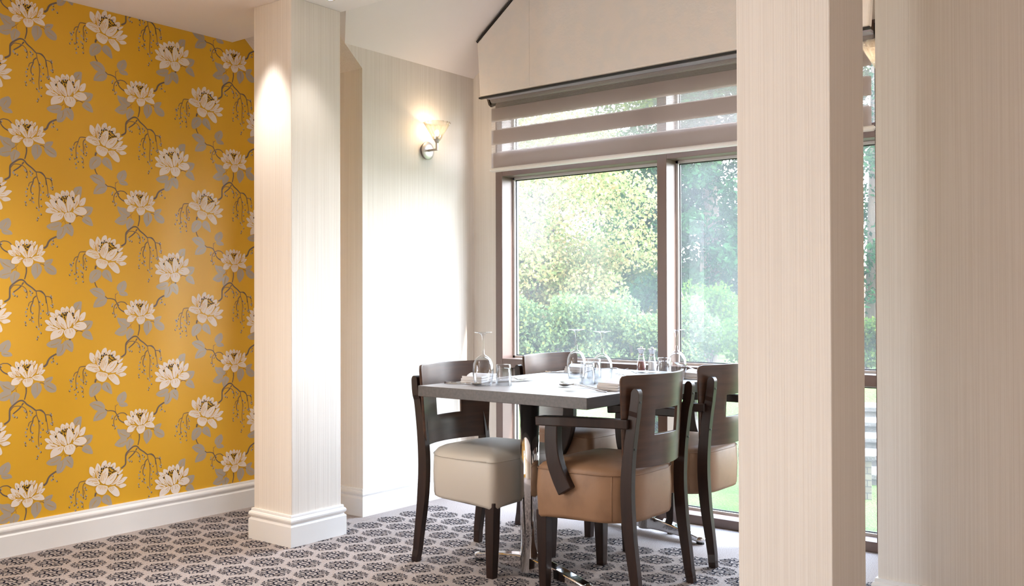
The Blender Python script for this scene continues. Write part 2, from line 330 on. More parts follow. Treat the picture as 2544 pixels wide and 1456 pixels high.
# ------------------------------------------------------------------ wallpaper and carpet prints
PAPER = {'petal':[[19370,18940,19450,18950,19540,18880,19570,18790,19530,18640,19450,18630,19370,18770],
[19580,18910,19650,19020,19720,18970,19760,18890,19710,18770,19630,18740,19590,18800],
[19780,18940,19850,19030,19940,18970,19950,18890,19920,18800,19820,18790,19780,18870],
[19970,18890,20060,18980,20110,18940,20100,18850,20040,18780,19980,18810],
[20110,18830,20190,18940,20250,18950,20250,18860,20200,18770,20120,18740],
[19050,18490,19130,18530,19250,18510,19330,18410,19390,18290,19270,18260,19140,18320,19070,18420],
[19180,18730,19260,18750,19370,18680,19500,18590,19560,18420,19590,18310,19440,18340,19290,18470,19210,18590],
[20190,18640,20250,18760,20330,18820,20320,18660,20280,18480,20170,18350,20080,18250,20020,18260,20100,18390],
[20340,18510,20390,18670,20470,18790,20570,18810,20570,18670,20540,18540,20410,18410,20300,18360],
[20390,18360,20500,18490,20600,18540,20680,18520,20630,18440,20540,18340,20430,18320],
[19530,18570,19560,18730,19650,18740,19760,18600,19840,18440,19890,18230,19780,18230,19630,18390,19550,18470],
[19900,18400,19950,18610,20060,18770,20130,18770,20150,18640,20110,18410,19990,18260,19910,18230],
[19200,17980,19230,18140,19330,18240,19480,18260,19690,18190,19630,18110,19500,17960,19330,17930],
[20080,18210,20250,18300,20450,18320,20580,18230,20650,18080,20590,18030,20390,18050,20190,18110],
[19680,18050,19740,18160,19880,18190,20080,18190,20140,18060,20080,17900,19940,17820,19800,17840],
[22710,24350,22740,24470,22850,24460,22950,24360,22980,24260,23000,24010,22920,23980,22790,24090,22720,24200],
[23000,24370,23090,24590,23170,24550,23260,24410,23270,24290,23240,24000,23190,23810,23110,23900,23050,24080,23000,24230],
[23290,24440,23350,24590,23450,24670,23540,24660,23570,24530,23550,24390,23400,24310,23300,24330],
[23570,24410,23630,24530,23730,24570,23770,24520,23730,24410,23670,24340,23590,24350],
[23730,24380,23830,24480,23960,24520,24010,24450,24000,24330,23950,24210,23830,24230,23760,24330],
[23950,24180,24030,24260,24180,24300,24220,24230,24200,24090,24110,24040,24030,24120],
[24100,23950,24200,24070,24380,24140,24350,24070,24250,23960,24150,23920],
[22530,23770,22600,23910,22740,23970,22920,23950,23080,23890,23160,23770,23220,23630,23110,23580,22970,23550,22820,23600,22660,23670],
[23230,23880,23290,24050,23440,24270,23570,24310,23630,24270,23640,24060,23580,23830,23500,23660,23430,23580,23320,23650,23250,23740],
[23490,23590,23550,23760,23670,23900,23860,24010,24080,24060,24090,23980,24030,23820,23910,23650,23750,23520,23600,23510],
[23780,23510,23950,23630,24080,23780,24200,23900,24370,23920,24300,23770,24170,23600,24010,23510,23860,23480],
[24010,23480,24180,23610,24330,23720,24470,23770,24600,23730,24520,23630,24370,23500,24200,23460],
[24000,23450,24180,23430,24370,23460,24490,23430,24550,23360,24470,23300,24280,23260,24170,23330],
[23020,23400,23080,23530,23180,23570,23320,23540,23480,23500,23600,23440,23600,23330,23520,23170,23400,23090,23240,23120,23090,23220],
[23630,23360,23750,23400,23910,23420,24010,23360,24130,23230,24200,23050,24200,22950,24120,22890,23960,22940,23800,23080,23660,23240],
[20880,15780,20950,15800,21090,15750,21190,15660,21150,15530,21010,15560,20910,15670],
[21110,15870,21170,15920,21310,15870,21390,15790,21350,15650,21210,15640,21120,15730],
[21360,15910,21440,16040,21570,15970,21630,15870,21590,15750,21430,15760],
[21590,15990,21650,16070,21740,15990,21750,15890,21690,15800,21600,15870],
[21780,15930,21890,16080,21980,15990,22020,15870,21980,15700,21860,15730,21800,15830],
[20650,15420,20730,15470,20850,15430,20950,15320,21030,15210,20890,15200,20750,15280],
[20680,15040,20750,15170,20910,15210,21050,15170,21250,15060,21070,14970,20850,14960,20710,14990],
[20860,15550,20970,15600,21090,15510,21250,15340,21350,15170,21410,15050,21230,15120,21050,15230,20930,15380],
[21200,15580,21270,15660,21390,15590,21530,15460,21610,15290,21660,15070,21530,15060,21370,15190,21240,15380],
[21630,15470,21670,15720,21730,15810,21840,15730,21940,15560,21970,15400,21860,15190,21730,15080,21660,15210],
[21990,15560,22040,15750,22170,15890,22240,15910,22250,15770,22210,15520,22080,15330,21960,15210],
[22220,15420,22270,15640,22400,15770,22520,15790,22530,15650,22460,15460,22340,15400],
[21940,15110,22060,15260,22270,15350,22480,15310,22590,15140,22480,15010,22270,14960,22060,15020],
[20910,14600,20920,14800,21050,14970,21250,15020,21490,15030,21500,14920,21410,14750,21250,14660,20950,14560],
[21520,14860,21550,14990,21690,15050,21900,15070,22040,14960,22050,14820,21940,14630,21780,14600,21610,14670]],'leaf':[[19140,17370,19230,17550,19330,17640,19460,17600,19570,17510,19550,17380,19440,17230,19270,17080,19210,17100],
[20060,17680,20100,17880,20260,17980,20410,17960,20520,17800,20510,17620,20410,17450,20230,17270,20170,17360,20080,17530],
[20630,18010,20720,18140,21010,18200,20990,18060,20900,17940,20740,17890,20640,17900],
[20620,17790,20670,17890,20900,17940,21080,17850,21180,17720,21160,17520,20940,17490,20740,17600],
[24090,15520,24250,15480,24470,15470,24650,15360,24740,15220,24680,15080,24540,15050,24340,15040,24250,15100,24130,15300],
[23960,14800,24160,15010,24340,15080,24560,15100,24580,14990,24520,14750,24380,14640,24180,14650,24020,14720],
[22730,16800,22870,16900,23100,16930,23320,16860,23470,16670,23450,16520,23300,16440,23100,16480,22950,16550,22800,16700],
[22910,16050,22950,16220,23100,16440,23320,16550,23540,16480,23580,16340,23490,16150,23300,16040,22950,16000],
[24070,16980,24160,17130,24430,17270,24540,17190,24570,17030,24490,16830,24340,16750,24160,16750,24070,16870],
[24160,16710,24340,16770,24540,16730,24630,16580,24430,16540,24250,16570],
[22710,17430,22780,17640,22970,17760,23180,17760,23300,17650,23260,17440,23100,17270,22840,17130,22720,17230],
[23320,17570,23410,17740,23550,17780,23710,17690,23790,17520,23830,17200,23600,17300,23390,17430],
[21960,16090,22060,16240,22330,16290,22350,16120,22290,15770,22170,15900,22040,15890],
[22400,15310,22500,15390,22860,15380,22850,15180,22740,15010,22570,14970,22400,15000],
[22360,14750,22480,14930,22670,14940,22800,14820,22890,14520,22690,14530,22480,14620],
[20730,14370,20890,14500,21230,14610,21390,14570,21410,14470,21290,14270,21110,14200,20850,14240],
[21190,14060,21250,14280,21490,14400,21630,14290,21610,14100,21450,13870,21250,13820,21190,13880],
[21490,14420,21650,14530,21820,14530,21940,14400,21970,14180,21900,13980,21760,14050,21590,14180]],'vein':[[19720,18130,19710,18060],
[19770,18150,19770,18050],
[19820,18150,19810,18020],
[19910,18170,19920,18020],
[19970,18170,19980,18040],
[20030,18180,20050,18060],
[19710,18480,19840,18240],
[19760,18490,19810,18370],
[20040,18530,19970,18300],
[20080,18470,20020,18270],
[19370,18550,19460,18430,19540,18330],
[19440,18540,19560,18380],
[19390,18430,19520,18340],
[20240,18580,20120,18370],
[20290,18570,20190,18400],
[20470,18620,20340,18420],
[20430,18640,20360,18530],
[19460,18240,19630,18190],
[19480,18140,19610,18210],
[19540,18050,19650,18150],
[19420,18180,19560,18210],
[20100,18170,20230,18070],
[20170,18220,20340,18170],
[20210,18260,20410,18230],
[19250,18450,19350,18310],
[19200,18350,19330,18290],
[19410,18860,19460,18740],
[19640,18870,19650,18790],
[19850,18920,19850,18840],
[20050,18910,20030,18820],
[20190,18870,20160,18780],
[20520,18440,20430,18350],
[20290,17930,20330,17760,20320,17550],
[20710,17980,20900,18080],
[20760,17810,21080,17630],
[19290,17190,19330,17370,19370,17530],
[24220,15330,24380,15210,24540,15140],
[24180,14780,24540,14900],
[22870,16810,23150,16720,23360,16590],
[23040,16130,23210,16310,23450,16370],
[24370,17070,24250,16850],
[24250,16680,24450,16660],
[22720,23930,22920,23910,23080,23840],
[22660,23830,22880,23830,23110,23770],
[22830,23770,22980,23770,23110,23730],
[22950,23680,23140,23680],
[23010,23630,23170,23650],
[23350,24090,23300,23990,23280,23860],
[23400,24100,23340,23930,23320,23710],
[23490,24150,23420,23950,23390,23740],
[23530,24020,23470,23850],
[23280,23860,23270,23760],
[23680,23810,23740,23890,23850,23950],
[23720,23700,23860,23780,23960,23940],
[22870,24070,22980,24010],
[22890,24170,22990,24040],
[22930,24260,22980,24190],
[23150,24450,23180,24180],
[23050,24220,23110,23970],
[23090,24270,23160,23920],
[23130,24230,23180,24020],
[23160,23530,23130,23470],
[23220,23530,23170,23410],
[23280,23530,23220,23360],
[23330,23510,23270,23360],
[23380,23500,23350,23330],
[23440,23480,23430,23310],
[23480,23460,23490,23340],
[23530,23440,23520,23320],
[23670,23350,23810,23170],
[23720,23370,23860,23200],
[23800,23390,23910,23240],
[23850,23410,23950,23300],
[23830,23520,24030,23630,24100,23740],
[24130,23530,24300,23570],
[24180,23630,24350,23690],
[24030,23390,24220,23410],
[24100,23360,24220,23350],
[23390,24460,23390,24370],
[23500,24490,23480,24390],
[23850,24410,23880,24310],
[23910,24410,23910,24300],
[24030,24150,24110,24120],
[23630,24450,23650,24380],
[23060,17620,22910,17450,22840,17320],
[23550,17620,23680,17410],
[21610,14830,21600,14930,21630,14980],
[21800,14840,21790,14960,21750,15020],
[21910,14910,21900,14970,21860,15030],
[21390,15310,21430,15200,21530,15080],
[21450,15260,21570,15090],
[21800,15410,21780,15120],
[21900,15310,21840,15130],
[21250,14880,21410,14990],
[21350,14830,21450,15000],
[22020,15240,22250,15250],
[22020,15190,22230,15110],
[21150,15350,21330,15150],
[21170,15240,21350,15090],
[20850,15310,20970,15220],
[22130,15610,22000,15320],
[22150,15550,22020,15300],
[22320,15590,22230,15420],
[21070,15650,21140,15570],
[21250,15760,21290,15690],
[21470,15900,21460,15800],
[21530,15910,21550,15810],
[21670,15940,21660,15840],
[21880,15880,21880,15770],
[20910,15120,21110,15070],
[20970,15060,21150,15060],
[22210,16130,22130,16020,22060,15890],
[22740,15250,22570,15050],
[22510,14790,22740,14660],
[20920,14330,21130,14370,21290,14460],
[21490,14340,21450,14110,21330,13950],
[21650,14390,21840,14160]],'stem':[[60,19840,17800,19850,17610,19810,17410,19770,17270],
[76,18910,16270,19120,16420,19140,16680,19160,16920,19330,17090,19540,17230,19720,17220,19870,17060,20080,16910,20260,16750],
[48,20260,16750,20430,16750,20590,16650,20680,16510,20720,16210],
[32,19170,16830,19290,16980,19440,17010,19630,16990,19800,16880,19880,16710,19890,16540],
[64,19730,17130,19650,17020],
[64,19630,16980,19500,16850,19290,16690],
[18,19220,17640,19370,17770,19490,17890],
[16,19400,17770,19430,17640],
[27,20430,17960,20560,17950,20640,17880],
[90,20610,18660,20740,18760,20810,18930,20900,19050,21040,19140,21180,19210],
[40,24610,16100,24470,16230,24340,16260,24200,16250,24000,16130,23930,16000,23910,15830,23950,15640],
[56,24470,15770,24290,15860,24160,15990,24090,16160],
[48,24070,16200,23960,16360,23760,16420,23600,16430,23490,16520],
[24,24010,16320,23990,16480,24000,16590,24110,16690],
[16,23980,16650,24000,16590],
[96,23040,17950,22990,17790],
[52,22980,17180,23020,17040,23100,16930],
[34,25650,19390,25680,19180,25760,18910,25790,18590,25760,18110,25790,17800],
[51,25650,19180,25530,19060,25510,18920,25420,18700,25420,18490,25510,18370],
[36,25510,18950,25360,18880,25310,18720],
[34,25650,19390,25880,19400,26050,19210,26110,18950,26170,18590,26180,18300],
[36,26080,19160,26260,19130,26350,18980,26360,18850],
[24,25450,18290,25460,18030],
[16,25820,18750,25850,18550],
[36,22550,18580,22290,18560,22220,18470,22170,18310,22080,18050,22080,17780,22100,17530],
[39,22180,18350,22040,18290,21970,18140],
[39,22530,18510,22420,18370,22420,18120,22450,17750],
[24,22470,18180,22510,17960],
[21,22420,17550,22440,17300],
[14,21840,17600,21830,17550],
[34,22090,14900,22210,14950,22400,14890],
[14,21510,14700,21410,14580],
[14,21550,14670,21600,14510],
[96,21800,14590,21800,14520]],'dot':[19510,18680,19700,18770,19780,18730,19780,18690,19860,18790,19810,18610,19870,18550,19870,18690,19910,18670,19970,18740,20010,18790,19940,18700,23310,24330,23300,24290,23390,24330,23390,24280,23440,24410,23470,24350,23550,24350,23300,24180,23240,24110,23220,24010,23180,24160,23180,23930,23680,24310,23680,24210,23680,24170,23740,24140,23770,24300,23830,24310,23830,24240,23890,24210,23810,24090,23920,24100,23930,24130,23860,24060,23670,24040,23670,23960,23750,24020,24010,24110,24110,23920,21150,15510,21140,15470,21300,15690,21380,15670,21380,15630,21470,15740,21470,15760,21570,15780,21430,15600,21550,15670,21550,15650,21620,15710,21620,15660,21540,15560,21570,15490,21670,15780,21910,15750,21940,15730,21940,15660,22000,15530,21480,15680],'berry':[23860,16160,23810,16070,24010,16010,24170,16150,24020,15650,23950,15580,23880,15740,26380,16400,26340,16210,26440,16260,26570,16140,25240,18630,25210,18480,25210,18320,25170,18030,25220,17910,25530,18760,25480,18430,25510,18230,25360,18150,25520,18050,25820,18930,25920,18810,25940,18530,25860,18400,25840,18220,25860,17910,25690,17820,25750,17720,25850,17540,25750,17370,25680,17270,26300,18750,26400,18800,26360,18700,26110,18420,26230,18460,26170,18360,26290,19190,26350,19120,25140,19440,25190,19380,25410,19410,25460,19330,25410,19230,25250,19140,24700,19210,24810,19180,24660,19280,21930,18060,21800,17990,21900,17960,21840,17900,21860,17720,21800,17510,22000,17560,22140,17820,22130,17640,22160,17440,22050,17320,22100,17140,22210,18150,22500,18290,22590,18180,22320,17970,22410,17880,22590,17890,22530,17780,22300,17680,22400,17620,22360,17440,22400,17210]}
PAPER_W, PAPER_R = 0.5377, 0.5283

def print_flat(mb, poly, to3, mi):
    mb.add([to3(p) for p in poly], [list(range(len(poly)))], mi)
def stroke(mb, path, w0, w1, to3, mi):
    n = len(path); L = []; R = []
    for i, p in enumerate(path):
        a = path[max(i - 1, 0)]; b = path[min(i + 1, n - 1)]; dx, dy = b[0] - a[0], b[1] - a[1]
        l = math.hypot(dx, dy) or 1e-9; w = (w0 + (w1 - w0) * i / (n - 1)) / 2
        L.append((p[0] - dy / l * w, p[1] + dx / l * w)); R.append((p[0] + dy / l * w, p[1] - dx / l * w))
    vs = [to3(p) for p in L + R]
    mb.add(vs, [(i, i + 1, n + i + 1, n + i) for i in range(n - 1)], mi)
def ellipse(c, a, b, ang=0.0, n=8):
    return [(c[0] + a * math.cos(t) * math.cos(ang) - b * math.sin(t) * math.sin(ang), c[1] + a * math.cos(t) * math.sin(ang) + b * math.sin(t) * math.cos(ang)) for t in (2 * PI * k / n for k in range(n))]

def pairs(l): return [(l[i] / 1e4, l[i + 1] / 1e4) for i in range(0, len(l), 2)]

WALL_Y = 4.265
def paper_print(mb, x_lo, x_hi, z_lo, z_hi, holes):
    # material slots: 1 leaf, 2 branch, 3 petal, 4 yellow vein, 5 black
    rnd = random.Random(3)
    for i in range(-5, 4):
        for k in range(-5, 6):
            ox = i * PAPER_W; oz = k * PAPER_R - (PAPER_R / 2 if i % 2 else 0)
            def inside(pp):
                xs = [p[0] + ox for p in pp]; zs = [p[1] + oz for p in pp]
                if max(xs) > x_hi or min(xs) < x_lo or max(zs) < z_lo or min(zs) > z_hi: return False
                for (a, b, c, d) in holes:
                    if max(xs) > a and min(xs) < b and max(zs) > c and min(zs) < d: return False
                return True
            def lay(h): return lambda p: (p[0] + ox, WALL_Y - h, p[1] + oz)
            for j, l in enumerate(PAPER['leaf']):
                pp = pairs(l)
                if inside(pp): print_flat(mb, smooth_path(pp, 3, True), lay(0.0002 + 0.000012 * j), 1)
            for js, l in enumerate(PAPER['stem']):
                pp = pairs(l[1:]); w = l[0] / 1e4
                if inside(pp):
                    q = smooth_path(pp, 3); stroke(mb, q, w * 1.05, w * 0.8, lay(0.00045 + 0.000006 * js), 2)
            b = PAPER['berry']
            for j in range(0, len(b), 2):
                p = (b[j] / 1e4, b[j + 1] / 1e4)
                if inside([p]):
                    dx = 0.0016 if (j // 2) % 3 else -0.0014
                    print_flat(mb, ellipse((p[0] + dx, p[1] - 0.0018), 0.0037, 0.0048, 0.2), lay(0.00068 + 0.000008 * (j // 2 % 9)), 5 if (j // 2) % 4 else 1)
                    print_flat(mb, ellipse(p, 0.0034, 0.0046, 0.2), lay(0.0008 + 0.000008 * (j // 2 % 9)), 1)
            for j, l in enumerate(PAPER['petal']):
                pp = pairs(l)
                if inside(pp):
                    cx = sum(p[0] for p in pp) / len(pp); cz = sum(p[1] for p in pp) / len(pp)
                    q = smooth_path(pp, 3, True)
                    big = [(cx + (p[0] - cx) * 1.06, cz + (p[1] - cz) * 1.06) for p in q]
                    h = 0.0010 + 0.00004 * (j % 15)
                    print_flat(mb, big, lay(h), 4); print_flat(mb, q, lay(h + 0.00002), 3)
            for l in PAPER['vein']:
                pp = pairs(l)
                if inside(pp):
                    q = smooth_path(pp, 3) if len(pp) > 2 else pp; stroke(mb, q, 0.0021, 0.0014, lay(0.00185), 4)
            b = PAPER['dot']
            for j in range(0, len(b), 2):
                p = (b[j] / 1e4, b[j + 1] / 1e4)
                if inside([p]): print_flat(mb, ellipse(p, 0.0021 + 0.0012 * rnd.random(), 0.0034 + 0.001 * rnd.random(), 0.3 - 0.6 * rnd.random()), lay(0.00175 + 0.000006 * (j // 2 % 11)), 5)

def carpet_motif():
    """strokes of one medallion: an oval, two hooks round it, branching sprays to both sides; (path, w0, w1)"""
    S = []
    half = []
    half.append(([(0.013, -0.017), (0.019, -0.004), (0.017, 0.008), (0.008, 0.017), (-0.004, 0.019)], 0.0035, 0.0055))
    half.append(([(0.017, 0.008), (0.027, 0.012), (0.036, 0.006)], 0.0045, 0.0030))
    half.append(([(0.019, -0.004), (0.030, -0.010), (0.041, -0.010)], 0.0045, 0.0025))
    half.append(([(0.008, 0.017), (0.016, 0.027), (0.014, 0.038)], 0.0050, 0.0030))
    half.append(([(-0.004, 0.019), (-0.012, 0.029), (-0.022, 0.034)], 0.0050, 0.0030))
    half.append(([(0.013, -0.017), (0.024, -0.024), (0.033, -0.026)], 0.0040, 0.0025))
    half.append(([(0.016, 0.027), (0.027, 0.030), (0.034, 0.026)], 0.0035, 0.0025))
    half.append(([(-0.004, 0.019), (0.000, 0.032), (-0.003, 0.044)], 0.0040, 0.0025))
    half.append(([(0.030, 0.000), (0.044, 0.002)], 0.0018, 0.0018))
    half.append(([(0.030, 0.017), (0.046, 0.016)], 0.0016, 0.0016))
    half.append(([(0.026, -0.016), (0.046, -0.018)], 0.0016, 0.0016))
    leaves = [(0.042, 0.010), (0.049, 0.001), (0.050, -0.008), (0.047, 0.018), (0.040, 0.024), (0.040, -0.019), (0.044, -0.026), (0.036, 0.033), (0.026, 0.038),
              (0.036, -0.032), (0.018, 0.046), (0.008, 0.044), (-0.008, 0.050), (0.003, 0.053), (-0.018, 0.042), (-0.028, 0.040), (-0.030, 0.031), (0.027, -0.033), (0.026, 0.021), (0.020, 0.035), (-0.014, 0.034)]
    for k, (x, y) in enumerate(leaves):
        a = math.atan2(y, x) + (0.9 if k % 2 else -0.9)
        dx, dy = 0.0048 * math.cos(a), 0.0048 * math.sin(a)
        half.append(([(x - dx, y - dy), (x + dx * 0.2, y + dy * 0.2), (x + dx, y + dy)], 0.0016, 0.0052))
    for p, a, b in half:
        S.append((p, a, b)); S.append(([(-x, -y) for x, y in p], a, b))
    S.append(([(-0.0075, -0.002), (0.0, 0.0), (0.0075, 0.002)], 0.0060, 0.0060))
    return S

# ------------------------------------------------------------------ room shell
CEIL = 2.4686; NIB_X = 3.371; ALC_Y = 3.61; ALC_R = 1.04; WIN_X = 4.25
S_Z = lambda x: 2.291 + (NIB_X - x) * 0.89           # sloping eaves ceiling
def D_Z(y): return 2.396 + 0.757 * (ALC_Y - y)       # left slope of the alcove's pitched ceiling
RIDGE_Y = (ALC_Y + ALC_R) / 2

mb = MB()
mb.box((-3.1, -3.1, -0.12), (4.30, 4.45, 0.0))
motif = carpet_motif()
u, v = math.cos(-1.04), math.sin(-1.04)     # the medallions lie across the lattice
for r in range(0, 30):
    for c in range(0, 22):
        x = 2.85 + 0.1585 * (c - 16) + (0.079 if r % 2 else 0) - 0.0 * r; y = 3.298 - 0.1425 * (r - 8)
        if x > 4.16 or x < 1.0 or y > 4.18 or y < 0.3 or (x > 3.30 and (y > 3.53 or y < 1.12)) or x + y * 0.78 < 2.6: continue
        def to3(p, x=x, y=y): return (x + p[0] * u * 1.34 - p[1] * v * 1.24, y + p[0] * v * 1.34 + p[1] * u * 1.24, 0.0008)
        for path, w0, w1 in motif: stroke(mb, path, w0 * 1.15, w1 * 1.15, to3, 1)
struct(mb.build('floor', [M['carpet'], M['carpetprint']], recalc=False))

mb = MB()   # papered wall with two openings added out of view to let in daylight
SX0, SX1, SZ0, SZ1 = -0.15, 0.60, 0.35, 1.95
mb.box((-3.1, WALL_Y, 0), (-2.2, 4.45, 2.7)); mb.box((-1.1, WALL_Y, 0), (SX0, 4.45, 2.7)); mb.box((-2.2, WALL_Y, 0), (-1.1, 4.45, 0.5)); mb.box((-2.2, WALL_Y, 2.1), (-1.1, 4.45, 2.7)); mb.box((SX1, WALL_Y, 0), (3.5, 4.45, 2.7))
mb.box((SX0, WALL_Y, 0), (SX1, 4.45, SZ0)); mb.box((SX0, WALL_Y, SZ1), (SX1, 4.45, 2.7))
paper_print(mb, 0.75, 3.40, 0.10, 2.60, [])
struct(mb.build('wall_left', [M['yellow'], M['leafprint'], M['branch'], M['petal'], M['yellow'], M['seedprint']], recalc=False))

def nib_profile(x1): return [(NIB_X, 0), (NIB_X, 2.291), (3.03, S_Z(3.03)), (3.03, 3.0), (x1, 3.0), (x1, 0)]
def on_y(p, h): return (p[0], h, p[1])
mb = MB(); mb.prism(nib_profile(4.42), on_y, ALC_Y, 4.45)
struct(mb.build('wall_alcove_left', M['cream']))
mb = MB(); mb.prism(nib_profile(4.42), on_y, -3.1, ALC_R)
struct(mb.build('wall_right', M['cream']))
mb = MB()   # end wall round the window, up into the gable
WY0, WY1, WZ1 = 1.263, 3.434, 2.32
mb.box((WIN_X, WY1, 0), (4.42, ALC_Y, 2.32)); mb.box((WIN_X, ALC_R, 0), (4.42, WY0, 2.32))
mb.prism([(ALC_R, 2.32), (ALC_Y, 2.32), (ALC_Y, 2.42), (RIDGE_Y, 3.42), (ALC_R, 2.42)], lambda p, h: (h, p[0], p[1]), WIN_X, 4.42)
struct(mb.build('wall_window', M['cream']))
mb = MB(); mb.box((-3.2, -3.1, 0), (-3.0, 4.45, 2.7))
struct(mb.build('wall_back', M['plaster']))
mb = MB(); mb.box((-3.2, -3.2, 0), (3.5, -3.0, 2.7)); struct(mb.build('wall_side', M['plaster']))

mb = MB()
mb.box((-3.2, -3.2, CEIL), (3.054, 4.45, 3.5))
zt = S_Z(3.03); yv = ALC_Y - (zt - 2.396) / 0.757; rz = D_Z(RIDGE_Y); x2 = NIB_X - (2.396 - 2.291) / 0.89
for sgn in (1, -1):
    Y = (lambda y: y) if sgn > 0 else (lambda y: 2 * RIDGE_Y - y)
    mb.add([(x2, Y(ALC_Y), 2.396), (4.40, Y(ALC_Y), 2.396), (4.40, RIDGE_Y, rz), (3.03, RIDGE_Y, rz), (3.03, Y(yv), zt)], [(0, 1, 2, 3, 4)])
    mb.add([(x2, Y(ALC_Y), 2.396), (3.03, Y(ALC_Y), zt), (3.03, Y(yv), zt)], [(0, 1, 2)])
mb.add([(3.0, -3.1, 3.5), (4.45, -3.1, 3.5), (4.45, 4.45, 3.5), (3.0, 4.45, 3.5)], [(0, 1, 2, 3)])
struct(mb.build('ceiling', M['ceiling'], recalc=False))

def pillar(x0, y0, x1, y1):
    mb = MB(); mb.box((x0, y0, 0), (x1, y1, CEIL)); return struct(mb.build('pillar', M['cream'], bevel=0.003))
pillar(2.7564, 3.4141, 3.0474, 3.6841); pillar(2.7531, 0.9784, 3.0504, 1.2702)

SK = [(0.0, 0.1404), (0.008, 0.1404), (0.0095, 0.134), (0.0095, 0.129), (0.0145, 0.126), (0.0185, 0.119), (0.0185, 0.112), (0.0145, 0.105), (0.0105, 0.102), (0.0105, 0.0985), (0.0185, 0.090), (0.0185, 0.0)]
def skirting(name, path, closed=False):
    """moulded board along path, the room on the right-hand side of the path"""
    n = len(path); vs = []; k = len(SK); nf = n if closed else n - 1
    for i, p in enumerate(path):
        a = path[i - 1] if (i or closed) else None; b = path[(i + 1) % n] if (i < n - 1 or closed) else None
        ns = []
        for s0, s1 in ((a, p), (p, b)):
            if s0 is None or s1 is None: continue
            d = Vector((s1[0] - s0[0], s1[1] - s0[1])).normalized(); ns.append(Vector((d.y, -d.x)))
        off = ns[0] if len(ns) == 1 else (ns[0] + ns[1]) / (1 + ns[0].dot(ns[1]))
        for d, z in SK: vs.append((p[0] + off.x * d, p[1] + off.y * d, z))
    mb = MB(); fs = []
    for i in range(nf):
        a = i * k; b = ((i + 1) % n) * k
        for j in range(k - 1): fs.append((a + j, b + j, b + j + 1, a + j + 1))
    mb.add(vs, fs); return struct(mb.build(name, M['trim'], recalc=False))
skirting('baseboard_left', [(-3.0, WALL_Y), (NIB_X, WALL_Y)])
skirting('baseboard_alcove', [(NIB_X, WALL_Y), (NIB_X, ALC_Y), (WIN_X, ALC_Y), (WIN_X, WY1 + 0.003)])
skirting('baseboard_right', [(WIN_X, ALC_R), (NIB_X, ALC_R), (NIB_X, -3.0)])
for x0, y0, x1, y1 in ((2.7564, 3.4141, 3.0474, 3.6841), (2.7531, 0.9784, 3.0504, 1.2702)):
    skirting('baseboard_pillar', [(x0, y0), (x1, y0), (x1, y1), (x0, y1)], True)

# window of the alcove
FX0, FX1, GX = 4.235, 4.39, 4.355
cols = [(WY0, 1.311), (2.332, 2.386), (3.386, WY1)]; rows = [(0.0, 0.045), (0.720, 0.770), (1.806, 1.872), (2.185, WZ1)]
mb = MB()
for a, b in cols: mb.box((FX0, a, 0), (FX1, b, WZ1))
for a, b in rows: mb.box((FX0 + 0.002, WY0 + 0.01, a), (FX1 - 0.002, WY1 - 0.01, b))
win = struct(mb.build('window_1', M['frame'], bevel=0.002))
for i in range(2):
    for j in range(3):
        y0, y1 = cols[i][1], cols[i + 1][0]; z0, z1 = rows[j][1], rows[j + 1][0]
        p = MB(); p.box((GX, y0, z0), (GX + 0.006, y1, z1)); p.build('glass_pane', M['pane'], win)
        for nm, m, x, t in (('glazing_bead', M['bead'], GX - 0.022, 0.013), ('gasket', M['gasket'], GX - 0.008, 0.018)):
            q = MB(); e = 0.001
            for lo, hi in (((y0 - e, z0), (y0 + t, z1)), ((y1 - t, z0), (y1 + e, z1)), ((y0, z0 - e), (y1, z0 + t)), ((y0, z1 - t), (y1, z1 + e))):
                q.box((x, lo[0], lo[1]), (GX - 0.001 if nm == 'gasket' else x + 0.013, hi[0], hi[1]))
            q.build(nm, m, win)
mb = MB(); mb.box((4.36, WY0, -0.1), (4.60, WY1, 0.0)); struct(mb.build('window_sill', M['stone']))
# frame of the window added in the papered wall, out of view
mb = MB()
for a, b in ((SX0, SX0 + 0.05), (SX1 - 0.05, SX1)): mb.box((a, 4.33, SZ0), (b, 4.43, SZ1))
for a, b in ((SZ0, SZ0 + 0.05), (SZ1 - 0.05, SZ1)): mb.box((SX0, 4.332, a), (SX1, 4.428, b))
struct(mb.build('added_window', M['frame']))

# ------------------------------------------------------------------ pelmet and blind
t = thing('pelmet', 'pale damask fabric pelmet filling the gable above the window', 'pelmet', (4.05, RIDGE_Y, 2.2))
PX0, PX1 = -0.02, 0.028
pl = [(-1.055, 0.035), (1.055, 0.02), (1.075, 0.325), (0.06, 1.095), (-0.06, 1.095), (-1.075, 0.325)]
mb = MB(); mb.prism(pl, lambda p, h: (h, p[0], p[1]), PX0, PX1); mb.build('panel', M['pelmet'], t, bevel=0.012, seg=3)
mb = MB(); mb.sweep([(PX0 + 0.010, 1.060, 0.0165), (PX0 + 0.010, -1.060, 0.0315)], (0.022, 0.008), side=(1, 0, 0))
mb.build('bottom_trim', M['blackedge'], t)
mb = MB(); e = 0.016
for sgn in (1, -1):
    mb.sweep([(PX0 + 0.024, sgn * 1.077, 0.33), (PX0 + 0.024, sgn * 0.06, 1.10)], (0.044, 0.012), side=(1, 0, 0))
mb.build('top_trim', M['blackedge'], t)
for y in (0.71, -0.71):
    mb = MB(); mb.sweep([(PX0 - 0.0005, y, 0.035), (PX0 - 0.0005, y, 0.59)], (0.002, 0.0016), side=(1, 0, 0), round_=True, n=6)
    mb.build('seam', M['pelmet'], t)

